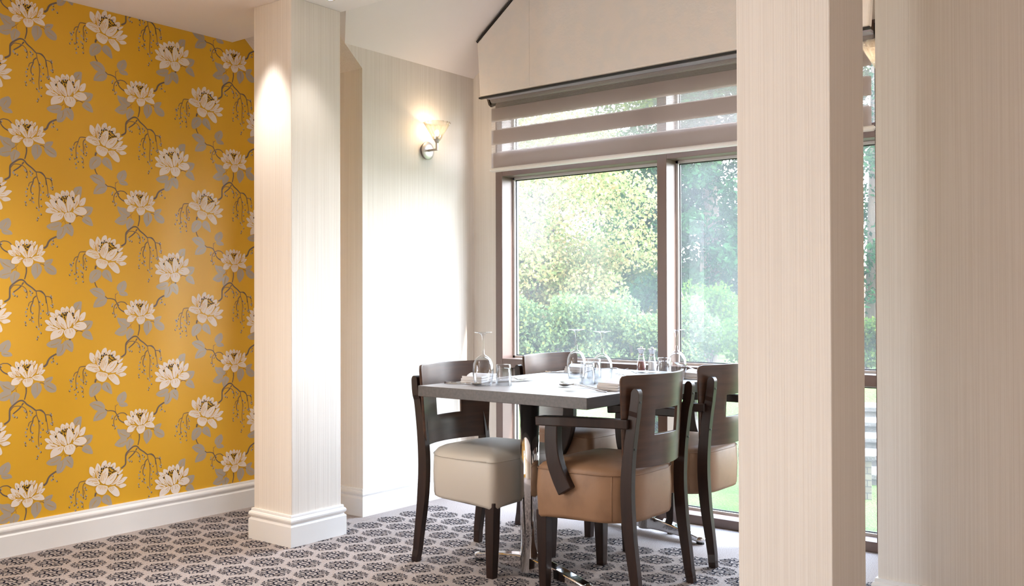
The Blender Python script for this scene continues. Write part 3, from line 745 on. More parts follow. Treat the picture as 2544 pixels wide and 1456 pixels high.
BX = 4.15; BY0, BY1 = 1.283, 3.400
t = thing('roller_blind', 'taupe banded day and night roller blind half lowered over the window', 'blind', (BX, (BY0 + BY1) / 2, 1.83))
hy = (BY1 - BY0) / 2
mb = MB(); mb.sweep([(0.016, -hy, 0.403), (0.016, hy, 0.403)], (0.044, 0.044), side=(1, 0, 0), round_=True, n=20, smooth=True)
mb.build('roller_tube', M['cassette'], t)
mb = MB(); mb.box((-0.066, -hy, 0.398), (-0.010, hy, 0.412)); mb.build('head_rail', M['head_rail'], t)
for sgn in (1, -1):
    mb = MB(); prof = [(0.06, 0.445), (-0.014, 0.445), (-0.014, 0.40), (0.0, 0.372), (0.02, 0.362), (0.045, 0.372), (0.06, 0.40)]
    mb.prism(prof, lambda p, h: (p[0], h, p[1]), sgn * (hy + 0.002), sgn * (hy + 0.014)); mb.build('end_bracket', M['bracket'], t)
bands = [(0.412, 0.345, 1), (0.345, 0.268, 0), (0.268, 0.223, 1), (0.223, 0.140, 0), (0.140, 0.096, 1), (0.096, 0.012, 0)]
front = MB(); back = MB()
for a, b, sheer in bands:
    front.add([(-0.006, -hy + 0.012, b), (-0.006, hy - 0.012, b), (-0.006, hy - 0.012, a), (-0.006, -hy + 0.012, a)], [(0, 1, 2, 3)], sheer)
    d = 0.010 if a < 0.4 else 0.0
    back.add([(0.022, -hy + 0.03, b + d), (0.022, hy - 0.03, b + d), (0.022, hy - 0.03, a + d), (0.022, -hy + 0.03, a + d)], [(0, 1, 2, 3)], sheer)
front.build('front_fabric', [M['band'], M['sheer']], t, recalc=False); back.build('rear_fabric', [M['band'], M['sheer']], t, recalc=False)
mb = MB(); mb.sweep([(0.008, -hy + 0.008, 0.002), (0.008, hy - 0.008, 0.002)], (0.030, 0.026), side=(1, 0, 0), round_=True, n=16, smooth=True)
for sgn in (1, -1): mb.sweep([(0.008, sgn * (hy - 0.01), 0.002), (0.008, sgn * (hy + 0.008), 0.002)], (0.014, 0.014), side=(1, 0, 0), round_=True, n=10, smooth=True)
mb.build('bottom_bar', M['blindbar'], t)
mb = MB()
for k in range(60): mb.lathe([(0.0001, -0.003), (0.003, 0), (0.0001, 0.003)], (-0.012 + (0.012 if k % 2 else 0.0) * 0, -hy - 0.006, 0.37 - 0.0075 * k), 6)
mb.build('bead_chain', M['bracket'], t)

# ------------------------------------------------------------------ wall lights and spotlights
def wall_light(x, y, z, rot, label):
    """local +y points out of the wall"""
    t = thing('wall_light', label, 'wall light', (x, y, z), rot, 'glass cone wall lights')
    def out(p): return (p[0], p[2], p[1])
    mb = MB(); mb.lathe([(0.0, 0.018), (0.020, 0.0185), (0.046, 0.018), (0.049, 0.0155), (0.049, 0.012), (0.044, 0.010), (0.044, 0.0), (0.0, 0.0)], n=48, fn=out); mb.build('wall_plate', M['nickel'], t)
    mb = MB(); mb.sweep([(0, 0.016, 0), (0, 0.087, 0)], (0.011, 0.011), side=(1, 0, 0)); mb.sweep([(0, 0.082, -0.0055), (0, 0.082, 0.036)], (0.0115, 0.0115), side=(1, 0, 0)); mb.build('arm', M['nickel'], t, bevel=0.0008)
    mb = MB(); mb.lathe([(0.0, 0.034), (0.0075, 0.034), (0.009, 0.037), (0.0165, 0.052), (0.0175, 0.055), (0.0, 0.055)], (0, 0.082, 0), 32); mb.build('cup', M['nickel'], t)
    rib = lambda i, j: (0.075 if (i % 6) in (0, 1) else (-0.03 if (i % 6) in (3, 4) else 0)) * min(1.0, j / 3.0)
    prof = [(0.018, 0.052), (0.024, 0.062), (0.036, 0.086), (0.050, 0.112), (0.062, 0.134), (0.069, 0.147)]
    mb = MB(); mb.lathe(prof, (0, 0.082, 0), 96, rib=rib); sh = mb.build('glass_shade', M['shade'], t, recalc=False, solid=0.0035)
    mb = MB(); mb.lathe([(0.0, 0.055), (0.008, 0.056), (0.0085, 0.072), (0.0, 0.072)], (0, 0.082, 0), 16); mb.build('lamp_holder', M['bead'], t)
    mb = MB(); mb.lathe([(0.0001, 0.072), (0.007, 0.074), (0.0115, 0.084), (0.0120, 0.094), (0.009, 0.103), (0.0001, 0.107)], (0, 0.082, 0), 20); mb.build('bulb', M['bulb'], t)
    lamp('wall_light_glow', 'POINT', (0, 0.082, 0.118), WALL_LIGHT_W, (1.0, 0.76, 0.52), parent=t, shadow_soft_size=0.012)
    return t
wall_light(3.845, ALC_Y, 1.925, PI, 'lit glass cone wall light on the white wall beside the window')
wall_light(3.70, ALC_R, 1.925, 0, 'lit glass cone wall light half hidden behind the wide pillar, right end of window')

def spot(x, y, label, power, angle, tilt=(0, 0, -1), rise=0.0, size=1.0):
    t = thing('ceiling_spotlight', label, 'spotlight', (x, y, CEIL), 0, 'ceiling spotlights')
    mb = MB(); mb.lathe([(0.0, 0.0), (0.046, 0.0), (0.046, -0.006), (0.034, -0.009), (0.030, -0.020 - rise), (0.022, -0.030 - rise), (0.020, -0.030 - rise), (0.020, -0.012), (0.0, -0.012)], n=36); mb.build('chrome_ring', M['chrome'], t)
    mb = MB(); mb.lathe([(0.0, -0.031 - rise), (0.012, -0.030 - rise), (0.0195, -0.026 - rise)], n=24); mb.build('lens', M['spotlens'], t)
    lamp('spotlight_beam', 'SPOT', (0, 0, -0.045 - rise), power, (1.0, 0.95, 0.89), tilt, t, spot_size=angle, spot_blend=0.8, shadow_soft_size=0.02 * size)
    return t
spot(2.825, 3.226, 'chrome ceiling spotlight in front of the narrow white pillar', SPOT_W * 0.25, 1.2, rise=0.004)
spot(2.62, 3.545, 'ceiling spotlight that washes the left side of the narrow white pillar', SPOT_W, 0.95, rise=-0.024)
for i, (x, y) in enumerate(((1.2, 0.2), (-0.9, 0.2), (1.2, -1.7), (-0.9, -1.7), (-0.9, 2.6), (1.35, 3.15))):  # unseen spotlights added to brighten the room
    spot(x, y, ['added fill spotlight above the viewer, over open carpet', 'added fill spotlight near the back wall', 'added fill spotlight deep in the right of the room', 'added fill spotlight in the far back corner of the room', 'added fill spotlight between the back wall and papered wall', 'added fill spotlight close to the papered wall, above the frame'][i], SPOT_W * (1.8 if i == 5 else 0.7), 2.2, size=(3.5 if i == 5 else 1.0))

# ------------------------------------------------------------------ table
TZ = 0.752; TX0, TX1, TY0, TY1 = 2.838, 4.12, 1.885, 2.712
t = thing('dining_table', 'dark wood rectangular dining table on two chrome pedestals, laid for four', 'table', (3.48, 2.30, 0))
mb = MB(); mb.box((TX0 - 3.48, TY0 - 2.30, TZ - 0.043), (TX1 - 3.48, TY1 - 2.30, TZ)); mb.mi[1] = 1; mb.build('tabletop', [M['tabletop'], M['top_glare']], t, bevel=0.0015)
for cx in (-0.43, 0.49):
    mb = MB(); mb.lathe([(0.0, 0.0), (0.038, 0.0), (0.038, TZ - 0.05), (0.0, TZ - 0.05)], (cx, 0, 0.02), 40); col = mb.build('pedestal', M['chrome'], t)
    mb = MB(); mb.box((cx - 0.16, -0.22, TZ - 0.049), (cx + 0.16, 0.22, TZ - 0.043)); mb.build('top_plate', M['gasket'], t)
    ang = -0.18
    for sgn in (1, -1):
        mb = MB(); path = []; sz = []
        for k in range(9):
            q = k / 8; d = sgn * (0.02 + 0.295 * q)
            path.append((cx - d * math.sin(ang), d * math.cos(ang), 0.052 - 0.030 * q ** 1.6)); sz.append((0.058 - 0.012 * q, 0.060 - 0.036 * q))
        mb.sweep(path, sz, side=(1, 0, 0)); 
        ex, ey = path[-1][0], path[-1][1]
        mb.lathe([(0.0, 0.036), (0.016, 0.034), (0.024, 0.026), (0.024, 0.010), (0.0, 0.010)], (ex, ey, 0), 20)
        ft = mb.build('foot', M['chrome'], t, bevel=0.006, seg=3)
        mb = MB(); mb.lathe([(0.0, 0.010), (0.018, 0.010), (0.018, 0.0), (0.0, 0.0)], (ex, ey, 0), 16); mb.build('rubber_glide', M['gasket'], ft)

# ------------------------------------------------------------------ chairs (sitter faces local +y)
def chair_parts(t, seat_mat, arms):
    # seat: a deep upholstered drum, square in front, round behind
    def outline(inset, n=56):
        pts = []; hw = 0.226 - inset; yf = 0.215 - inset; yb = -0.190 + inset; rf = max(0.035 - inset * 0.4, 0.01); rb = max(0.155 - inset, 0.012)
        def arc(cx, cy, r, a0, a1, k): return [(cx + r * math.cos(a0 + (a1 - a0) * i / k), cy + r * math.sin(a0 + (a1 - a0) * i / k)) for i in range(k + 1)]
        pts += arc(hw - rf, yf - rf, rf, 0, PI / 2, 6)
        pts += [(x * hw / 0.226, yf + 0.010 * (1 - (x / 0.226) ** 2)) for x in (0.12, 0.06, 0.0, -0.06, -0.12)]
        pts += arc(-hw + rf, yf - rf, rf, PI / 2, PI, 6)
        pts += [(-hw - 0.004, 0.08), (-hw - 0.006, 0.02)]
        pts += arc(-hw + rb, yb + rb, rb, PI, 1.5 * PI, 10)
        pts += arc(hw - rb, yb + rb, rb, 1.5 * PI, 2 * PI, 10)
        pts += [(hw + 0.006, 0.02), (hw + 0.004, 0.08)]
        return pts
    lv = [(0.285, 0.012), (0.288, 0.004), (0.300, 0.0), (0.385, -0.003), (0.450, 0.0), (0.467, 0.005), (0.479, 0.016), (0.488, 0.038), (0.497, 0.085), (0.502, 0.135)]
    mb = MB(); n = len(outline(0)); vs = []
    for z, ins in lv:
        for (x, y) in outline(ins):
            corner = max(0.0, (abs(x) - 0.14) / 0.08) * max(0.0, (y - 0.13) / 0.08) if z < 0.31 else 0.0
            vs.append((x, y, z - 0.018 * min(1.0, corner)))
    fs = [[i * n + j, i * n + (j + 1) % n, (i + 1) * n + (j + 1) % n, (i + 1) * n + j] for i in range(len(lv) - 1) for j in range(n)]
    fs.append(list(range(n))[::-1]); k = len(lv) - 1
    vs.append((0, 0.01, 0.504)); fs += [[k * n + j, k * n + (j + 1) % n, len(vs) - 1] for j in range(n)]
    mb.add(vs, fs, 0, True); seat = mb.build('seat', seat_mat, t)
    mb = MB(); o = outline(-0.0005); o = o + o[:1]; mb.sweep([(x, y, 0.460) for x, y in o], (0.004, 0.004), side=(0, 0, 1), round_=True, n=6, smooth=True)
    for sx_ in (1, -1): mb.sweep([(sx_ * 0.2015, -0.118, 0.292), (sx_ * 0.2040, -0.118, 0.37), (sx_ * 0.2015, -0.118, 0.456)], (0.004, 0.004), side=(1, 0, 0), round_=True, n=6, smooth=True)
    mb.build('piping', seat_mat, seat)
    for s in (1, -1):                                   # front legs
        mb = MB(); mb.sweep([(s * 0.198, 0.188, 0.30), (s * 0.199, 0.186, 0.15), (s * 0.200, 0.184, 0.0)], [(0.044, 0.046), (0.040, 0.042), (0.032, 0.032)], side=(1, 0, 0)); mb.build('leg', M['wood'], t, bevel=0.002)
    rear = smooth_path([(-0.228, 0.0), (-0.212, 0.12), (-0.192, 0.26), (-0.183, 0.40), (-0.189, 0.52), (-0.205, 0.64), (-0.220, 0.72), (-0.2245, 0.765)], 4) + [(-0.2250, 0.770), (-0.2254, 0.774), (-0.2258, 0.778), (-0.2261, 0.781), (-0.2263, 0.783)]
    for s in (1, -1):                                   # rear legs run up behind the backrest
        mb = MB(); path = []; sz = []
        for (y, z) in rear:
            x = s * (0.202 if z > 0.7 or z < 0.05 else 0.198); path.append((x, y, z))
            d = 0.030 + 0.016 * min(1, z / 0.30) - (0.014 * max(0, (z - 0.45) / 0.33)); w = 0.028
            if z > 0.764: d *= max(0.2, math.sqrt(max(0.0, 1 - ((z - 0.764) / 0.0198) ** 2)))
            sz.append((w, d))
        mb.sweep(path, sz, side=(1, 0, 0))
        for z, y in ((0.735, -0.2385), (0.565, -0.2165)):
            mb.lathe([(0.0, 0.0), (0.0048, 0.0), (0.0048, 0.002), (0.0, 0.002)], (s * 0.202, y, z), 10, 1, fn=lambda p: (p[0], -p[2], p[1]))
        mb.build('leg', [M['wood'], M['screw']], t, bevel=0.003)
    # backrest: a bent plywood plate with a hand hole
    zs = [0.490, 0.493, 0.500, 0.512, 0.525, 0.560, 0.606, 0.650, 0.700, 0.740, 0.780, 0.806, 0.818, 0.826, 0.830]
    us = [-1, -0.97, -0.90, -0.80, -0.70, -0.60, -0.48, -0.37, -0.24, -0.12, 0, 0.12, 0.24, 0.37, 0.48, 0.60, 0.70, 0.80, 0.90, 0.97, 1]
    vs = []; fs = []; nu = len(us)
    for z in zs:
        hw = 0.206 + 0.028 * (z - 0.49) / 0.34; d = min(z - 0.490, 0.830 - z); r = 0.035 if z < 0.6 else 0.022
        if d < r: hw -= r - math.sqrt(max(0, r * r - (r - d) ** 2))
        for uu in us:
            x = uu * hw; vs.append((x, -0.2235 - 0.022 * (z - 0.49) / 0.34 + 0.058 * (x / 0.21) ** 2, z))
    for i in range(len(zs) - 1):
        for j in range(nu - 1):
            if zs[i] >= 0.605 and zs[i + 1] <= 0.701 and us[j] >= -0.371 and us[j + 1] <= 0.371: continue
            fs.append((i * nu + j, i * nu + j + 1, (i + 1) * nu + j + 1, (i + 1) * nu + j))
    mb = MB(); mb.add(vs, fs, 0, True); mb.build('backrest', M['plate'], t, solid=0.011, bevel=0.0022, recalc=False)
    if arms:
        for s in (1, -1):
            mb = MB()
            rail = smooth_path([(s * 0.214, -0.200, 0.655), (s * 0.226, -0.10, 0.654), (s * 0.244, 0.02, 0.652), (s * 0.252, 0.10, 0.650), (s * 0.248, 0.172, 0.646)], 4)
            m_ = len(rail); mb.sweep(rail, [(0.030 + 0.024 * min(1, k / (m_ * 0.6)), 0.035) for k in range(m_)], side=(1, 0, 0))
            post = smooth_path([(s * 0.248, 0.108, 0.645), (s * 0.248, 0.110, 0.57), (s * 0.248, 0.100, 0.50), (s * 0.247, 0.076, 0.44), (s * 0.247, 0.048, 0.392)], 4)
            m_ = len(post); mb.sweep(post, [(0.034, 0.056 + 0.010 * k / m_) for k in range(m_)], side=(1, 0, 0)); mb.build('armrest', M['wood'], t, bevel=0.004)
G = 'chairs around the laid table'
c1 = thing('dining_chair', 'armless dark wood dining chair with cream seat, between table and white wall', 'chair', (3.132, 2.585, 0), PI, G)
chair_parts(c1, M['creamseat'], False)
c2 = thing('dining_armchair', 'dark wood dining armchair with worn tan seat facing the armless cream chair', 'chair', (3.158, 1.975, 0), 0, G)
chair_parts(c2, M['tan'], True)
dup(c2, (3.92, 2.645, 0), PI, 'tan dining armchair tucked under far side of table, beside the armless cream chair')
dup(c2, (3.805, 2.000, 0), 0, 'tan dining armchair partly behind the wide pillar, in front of the lawn view')

# ------------------------------------------------------------------ tableware
def lathe_thing(name, label, cat, loc, prof, m, group, n=40):
    mb = MB(); mb.lathe(prof, n=n); o = mb.build(name, m, recalc=True); o.location = loc; return tag(o, label, cat, group)
wine_out = [(0.0350, 0.0), (0.0395, 0.022), (0.0430, 0.048), (0.0432, 0.066), (0.0400, 0.090), (0.0320, 0.108), (0.0200, 0.119), (0.0090, 0.1245), (0.0052, 0.131), (0.0042, 0.150), (0.0042, 0.185), (0.0052, 0.202), (0.0095, 0.2105), (0.0200, 0.2145), (0.0370, 0.2170), (0.0375, 0.2185), (0.0, 0.2185)]
wine_in = [(0.0, 0.1175), (0.0150, 0.1150), (0.0290, 0.1060), (0.0385, 0.0885), (0.0418, 0.066), (0.0416, 0.048), (0.0382, 0.022), (0.0340, 0.0)]
wine = wine_in + wine_out
def dup1(o, loc, label, rotz=0.0):
    c = o.copy(); C.objects.link(c); c.location = loc; c.rotation_euler = (0, 0, rotz); c['label'] = label; return c
g1 = lathe_thing('wine_glass', 'upturned wine glass in front of the armless cream chair', 'wine glass', (3.000, 2.500, TZ), wine, M['clear'], 'upturned wine glasses')
dup1(g1, (3.53, 2.40, TZ), 'upturned wine glass beside the napkin by the dark window frame, middle of table')
dup1(g1, (3.367, 2.159, TZ), 'upturned wine glass behind the tumbler, in front of the worn tan armchair')
dup1(g1, (3.735, 2.010, TZ), 'upturned wine glass beside the salt mill and window mullion')
tumb_out = [(0.0330, 0.0), (0.0328, 0.030), (0.0312, 0.070), (0.0300, 0.083), (0.0285, 0.0865), (0.0, 0.0865)]
tumb_in = [(0.0, 0.072), (0.0255, 0.0705), (0.0285, 0.050), (0.0302, 0.0)]
t1 = lathe_thing('tumbler', 'upturned glass tumbler beside the wine glass of the armless cream chair', 'tumbler', (3.055, 2.437, TZ), tumb_in + tumb_out, M['clear'], 'upturned tumblers', 16)
dup1(t1, (3.322, 2.204, TZ), 'upturned glass tumbler above the crossed forks near table corner')
dup1(t1, (3.60, 2.352, TZ), 'upturned glass tumbler between the two middle wine glasses')
dup1(t1, (3.84, 2.128, TZ), 'upturned glass tumbler beside the salt mill')

def mill(loc, label, fill, nm):
    t = thing(nm, label, 'mill', loc, 0, 'salt and pepper mills')
    mb = MB(); mb.lathe([(0.0, 0.004), (0.0205, 0.006), (0.0205, 0.02), (0.0175, 0.05), (0.0125, 0.072), (0.0125, 0.078), (0.0135, 0.078), (0.0145, 0.068), (0.0195, 0.045), (0.0235, 0.018), (0.0235, 0.002), (0.0225, 0.0), (0.0, 0.0)], n=28); mb.build('glass_body', M['mill_glass'], t)
    mb = MB(); mb.lathe([(0.0, 0.009), (0.0185, 0.010), (0.0185, 0.02), (0.0158, 0.046), (0.0142, 0.052), (0.0, 0.054)], n=24); mb.build('filling', fill, t)
    mb = MB(); mb.lathe([(0.0, 0.078), (0.0135, 0.078), (0.0130, 0.084), (0.0125, 0.088), (0.0140, 0.098), (0.0185, 0.110), (0.0188, 0.113), (0.0175, 0.115), (0.0, 0.115)], n=28); mb.build('cap', M['steel'], t)
    mb = MB(); mb.lathe([(0.0, 0.115), (0.003, 0.115), (0.003, 0.117), (0.0062, 0.118), (0.0065, 0.121), (0.0045, 0.123), (0.0, 0.1235)], n=20); mb.build('knob', M['steel'], t)
mill((4.000, 2.342, TZ), 'glass pepper mill filled with red peppercorns and topped in steel', M['red'], 'pepper_mill')
mill((4.000, 2.283, TZ), 'glass salt mill with white salt and steel top', M['salt'], 'salt_mill')

def napkin_mesh():
    mb = MB(); nx, ny = 12, 6; 
    for lay in range(3):
        vs = []; fs = []; z0 = 0.0005 + 0.0065 * lay; w = 0.105 - 0.003 * lay; d = 0.048 - 0.002 * lay
        for j in range(ny + 1):
            for i in range(nx + 1):
                x = -w + 2 * w * i / nx + 0.004 * lay; y = -d + 2 * d * j / ny
                vs.append((x, y, z0 + 0.0055 + 0.0025 * math.sin(i * 0.9 + lay) * (j / ny) + (0.004 if lay == 2 and 3 < i < 8 else 0)))
        n1 = len(vs); vs += [(p[0], p[1], z0) for p in vs]; r = nx + 1
        for j in range(ny):
            for i in range(nx):
                a = j * r + i; fs.append((a, a + 1, a + r + 1, a + r)); fs.append((n1 + a, n1 + a + r, n1 + a + r + 1, n1 + a + 1))
        for i in range(nx): fs.append((i, n1 + i, n1 + i + 1, i + 1)); a = ny * r + i; fs.append((a, a + 1, n1 + a + 1, n1 + a))
        for j in range(ny): a = j * r; fs.append((a, a + r, n1 + a + r, n1 + a)); a = j * r + nx; fs.append((a, n1 + a, n1 + a + r, a + r))
        mb.add(vs, fs, 0, True)
    return mb
nk = napkin_mesh().build('napkin', M['linen'], bevel=0.0025, seg=2); nk.location = (3.135, 2.635, TZ); nk.rotation_euler = (0, 0, 0.35); nk.scale = (1, 1, 1.45)
tag(nk, 'folded white napkin in front of the armless cream chair', 'napkin', 'folded napkins')
dup1(nk, (3.205, 1.980, TZ), 'folded white napkin beside the crossed forks, before the worn tan armchair', 0.1)
dup1(nk, (3.865, 2.615, TZ), 'folded white napkin in front of the chair tucked at the far side of the table', 0.35)
dup1(nk, (3.86, 1.975, TZ), 'folded white napkin between the last wine glass and the chair by the pillar', 0.1)

def fork_mesh(mb):
    P = lambda x: 0.0022 + 0.010 * max(0, (x - 0.02) / 0.09) ** 2 * (1 if x < 0.11 else 1)
    hp = [(-0.095, 0, 0.003), (-0.05, 0, 0.0035), (0.0, 0, 0.008), (0.035, 0, 0.011), (0.05, 0, 0.009)]
    mb.sweep(smooth_path(hp, 3), [(0.011 - 0.006 * min(1, k / 8), 0.0028) for k in range(13)], side=(0, 1, 0), smooth=True)
    mb.sweep([(0.046, 0, 0.0095), (0.055, 0, 0.007), (0.066, 0, 0.0045)], [(0.005, 0.0025), (0.018, 0.0022), (0.024, 0.002)], side=(0, 1, 0), smooth=True)
    for k in range(4):
        y = -0.0099 + 0.0066 * k
        mb.sweep([(0.064, y, 0.0046), (0.085, y, 0.004), (0.104, y * 0.95, 0.0095)], [(0.0042, 0.002), (0.0034, 0.002), (0.0018, 0.0014)], side=(0, 1, 0), smooth=True)
def knife_mesh(mb):
    mb.sweep([(-0.115, 0, 0.004), (-0.05, 0, 0.004), (-0.005, 0, 0.004)], [(0.013, 0.006), (0.012, 0.006), (0.009, 0.005)], side=(0, 1, 0))
    mb.sweep([(-0.006, 0, 0.003), (0.03, 0.001, 0.003), (0.08, 0.001, 0.003), (0.108, -0.003, 0.003)], [(0.010, 0.002), (0.020, 0.0018), (0.019, 0.0016), (0.004, 0.001)], side=(0, 1, 0))
def spoon_mesh(mb):
    hp = [(-0.095, 0, 0.003), (-0.05, 0, 0.0035), (0.0, 0, 0.008), (0.04, 0, 0.011), (0.05, 0, 0.0095)]
    mb.sweep(smooth_path(hp, 3), [(0.011 - 0.006 * min(1, k / 8), 0.0028) for k in range(13)], side=(0, 1, 0), smooth=True)
    vs = []; fs = []
    for i in range(9):
        for j in range(9):
            a = -1 + i / 4; b = -1 + j / 4
            wx = a; wy = b * math.sqrt(max(0.0, 1 - a * a)); rr = wx * wx + wy * wy
            vs.append((0.077 + 0.030 * wx, 0.020 * wy, 0.0015 + 0.009 * rr))
    for i in range(8):
        for j in range(8): fs.append((i * 9 + j, (i + 1) * 9 + j, (i + 1) * 9 + j + 1, i * 9 + j + 1))
    mb.add(vs, fs, 0, True)
def cutlery(name, fn, solid=0.0):
    mb = MB(); fn(mb); return mb.build(name, M['steel'], solid=solid, recalc=False)
proto = {'fork': cutlery('fork', fork_mesh), 'knife': cutlery('knife', knife_mesh), 'spoon': cutlery('spoon', spoon_mesh)}
first = {k: True for k in proto}
def lay_piece(kind, x, y, rot, label, z=0.0, tilt=0.0):
    o = proto[kind]
    if not first[kind]: o = o.copy(); C.objects.link(o)
    first[kind] = False; o.location = (x, y, TZ + z); o.rotation_euler = (0, -tilt, rot)
    tag(o, label, kind, {'fork': 'steel forks', 'knife': 'steel knives', 'spoon': 'steel spoons'}[kind])
UP, DN = PI / 2, -PI / 2
lay_piece('knife', 3.000, 2.592, DN, 'steel knife between the napkin of the armless cream chair and the corner spoon')
lay_piece('spoon', 2.972, 2.590, DN, 'steel spoon nearest the table corner by the armless cream chair')
lay_piece('fork', 3.275, 2.600, DN + 0.15, 'steel fork beyond the napkin of the armless cream chair')
lay_piece('knife', 3.200, 2.505, DN + 1.25, 'steel knife lying behind the tumbler of the armless cream chair')
lay_piece('fork', 3.040, 2.030, UP + 0.10, 'steel fork nearest the front corner of the table', 0.011, 0.13)
lay_piece('fork', 3.075, 2.045, UP + 0.22, 'steel fork second from the front corner of the table', 0.009, 0.10)
lay_piece('spoon', 3.150, 2.120, UP + 0.05, 'steel spoon with its bowl raised behind the two corner forks')
lay_piece('fork', 3.360, 2.020, UP - 0.35, 'steel fork with tines up right of the tumbler, beyond the napkin', 0.020, 0.22)
lay_piece('knife', 3.725, 2.595, DN, 'steel knife left of the napkin at the far side of the table')
lay_piece('spoon', 3.695, 2.595, DN, 'steel spoon left of the knife at the far side of the table')
lay_piece('fork', 4.045, 2.560, DN + 0.2, 'steel fork beside the far end of the table, behind a wine glass')
lay_piece('spoon', 3.620, 2.100, UP + 0.30, 'dark looking steel spoon in front of the pepper mill')
lay_piece('fork', 3.665, 2.085, UP + 0.15, 'steel fork lying in front of the salt mill', 0.011, 0.13)
lay_piece('fork', 4.020, 2.085, UP - 0.25, 'steel fork standing tines up behind the last tumbler', 0.020, 0.22)

# ------------------------------------------------------------------ garden
def gz(x, y):
    d = math.hypot(x, y); return -0.10 + 0.40 * min(1, max(0, (d - 6.6) / 1.9)) + 0.02 * max(0, d - 8.5)
mb = MB(); xs = [4.55 + 0.45 * i for i in range(70)]; ys = [-16 + 0.9 * j for j in range(45)]
vs = [(x, y, gz(x, y)) for x in xs for y in ys]; k = len(ys)
mb.add(vs, [(i * k + j, (i + 1) * k + j, (i + 1) * k + j + 1, i * k + j + 1) for i in range(len(xs) - 1) for j in range(k - 1)], 0, True)
mb.box((4.42, -16, -0.3), (4.60, 23, -0.1))
struct(mb.build('lawn', M['lawn'], recalc=False))

def leaves_mesh(centres, size, elong, rnd, droop=0.0):
    """many single leaves, each a bent quad"""
    mb = MB(); v = mb.v; f = mb.f
    for (x, y, z, s) in centres:
        a = rnd.uniform(0, 2 * PI); b = rnd.uniform(-1.1, 1.1) - droop; c = rnd.uniform(0, 2 * PI)
        d = Vector((math.cos(a) * math.cos(b), math.sin(a) * math.cos(b), math.sin(b))); e = d.orthogonal().normalized(); e.rotate(Matrix.Rotation(c, 3, d))
        L = size * s * elong; w = size * s * 0.5; p = Vector((x, y, z)); n = d.cross(e) * (0.25 * L)
        o = len(v); v += [tuple(p), tuple(p + d * L * 0.5 + e * w), tuple(p + d * L), tuple(p + d * L * 0.5 - e * w + n * 0.4)]; f.append([o, o + 1, o + 2, o + 3])
    mb.mi = [0] * len(f); mb.sm = [False] * len(f); return mb
def blob_points(blobs, n, rnd, shell=0.55):
    tot = sum(b[3] * b[4] for b in blobs); out = []
    for (cx, cy, cz, rx, rz_) in blobs:
        for _ in range(int(n * rx * rz_ / tot)):
            a = rnd.uniform(0, 2 * PI); u_ = rnd.uniform(-1, 1); r = shell + (1 - shell) * rnd.random() ** 0.7; q = math.sqrt(1 - u_ * u_)
            out.append((cx + rx * r * q * math.cos(a), cy + rx * r * q * math.sin(a), cz + rz_ * r * u_, rnd.uniform(0.7, 1.3)))
    return out
def tree(name, label, x, y, h, rad, crown_z, n, size, m, seed, trunk=0.16, lean=(0, 0), group='garden trees', nb=26):
    rnd = random.Random(seed); z = gz(x, y); t = thing(name, label, 'tree', (x, y, z), 0, group)
    mb = MB(); tp = [(0, 0, 0), (lean[0] * 0.3, lean[1] * 0.3, h * 0.25), (lean[0] * 0.7, lean[1] * 0.7, h * 0.55), (lean[0], lean[1], h * 0.85)]
    mb.sweep(smooth_path(tp, 4), [(trunk * (2 - 1.6 * k / 12), trunk * (2 - 1.6 * k / 12)) for k in range(13)], side=(1, 0, 0), round_=True, n=10, smooth=True)
    for k in range(9):
        a = k * 2.4; z0 = h * (0.30 + 0.05 * k); L = rad * rnd.uniform(0.35, 0.6)
        mb.sweep([(lean[0] * z0 / h, lean[1] * z0 / h, z0), (math.cos(a) * L * 0.5, math.sin(a) * L * 0.5, z0 + L * 0.35), (math.cos(a) * L, math.sin(a) * L, z0 + L * 0.5)], [(trunk * 0.6, trunk * 0.6), (trunk * 0.4, trunk * 0.4), (0.02, 0.02)], side=(0.3, 0.4, 1), round_=True, n=6, smooth=True)
    mb.build('trunk', M['bark'], t)
    blobs = []
    for k in range(nb):
        a = rnd.uniform(0, 2 * PI); u_ = rnd.uniform(-1, 1); r = rnd.random() ** 0.5 * 0.8; q = math.sqrt(1 - u_ * u_ * 0.6)
        b = rad * rnd.uniform(0.26, 0.42); blobs.append((rad * r * q * math.cos(a), rad * r * q * math.sin(a), crown_z + (h - crown_z) * (0.5 + 0.5 * u_), b, b * 0.6))
    leaves_mesh(blob_points(blobs, n, rnd, 0.35), size, 1.3, rnd).build('crown', m, t, recalc=False)
    return t
def bush(label, x, y, w, h, n, size, m, seed, group='garden shrubs'):
    rnd = random.Random(seed); t = thing('garden_shrub', label, 'shrub', (x, y, gz(x, y)), 0, group)
    mb = MB()
    for k in range(7):
        a = k * 0.9; mb.sweep([(0.04 * math.cos(a), 0.04 * math.sin(a), 0), (w * 0.3 * math.cos(a), w * 0.3 * math.sin(a), h * 0.5), (w * 0.5 * math.cos(a), w * 0.5 * math.sin(a), h * 0.85)], [(0.04, 0.04), (0.025, 0.025), (0.01, 0.01)], side=(0.2, 0.3, 1), round_=True, n=6)
    mb.build('stems', M['bark'], t)
    blobs = [(w * 0.58 * rnd.uniform(-1, 1), w * 0.58 * rnd.uniform(-1, 1), h * rnd.uniform(0.2, 0.78), w * rnd.uniform(0.28, 0.42), h * rnd.uniform(0.18, 0.28)) for _ in range(16)]
    leaves_mesh(blob_points(blobs, n, rnd, 0.4), size, 1.4, rnd).build('foliage', m, t, recalc=False)
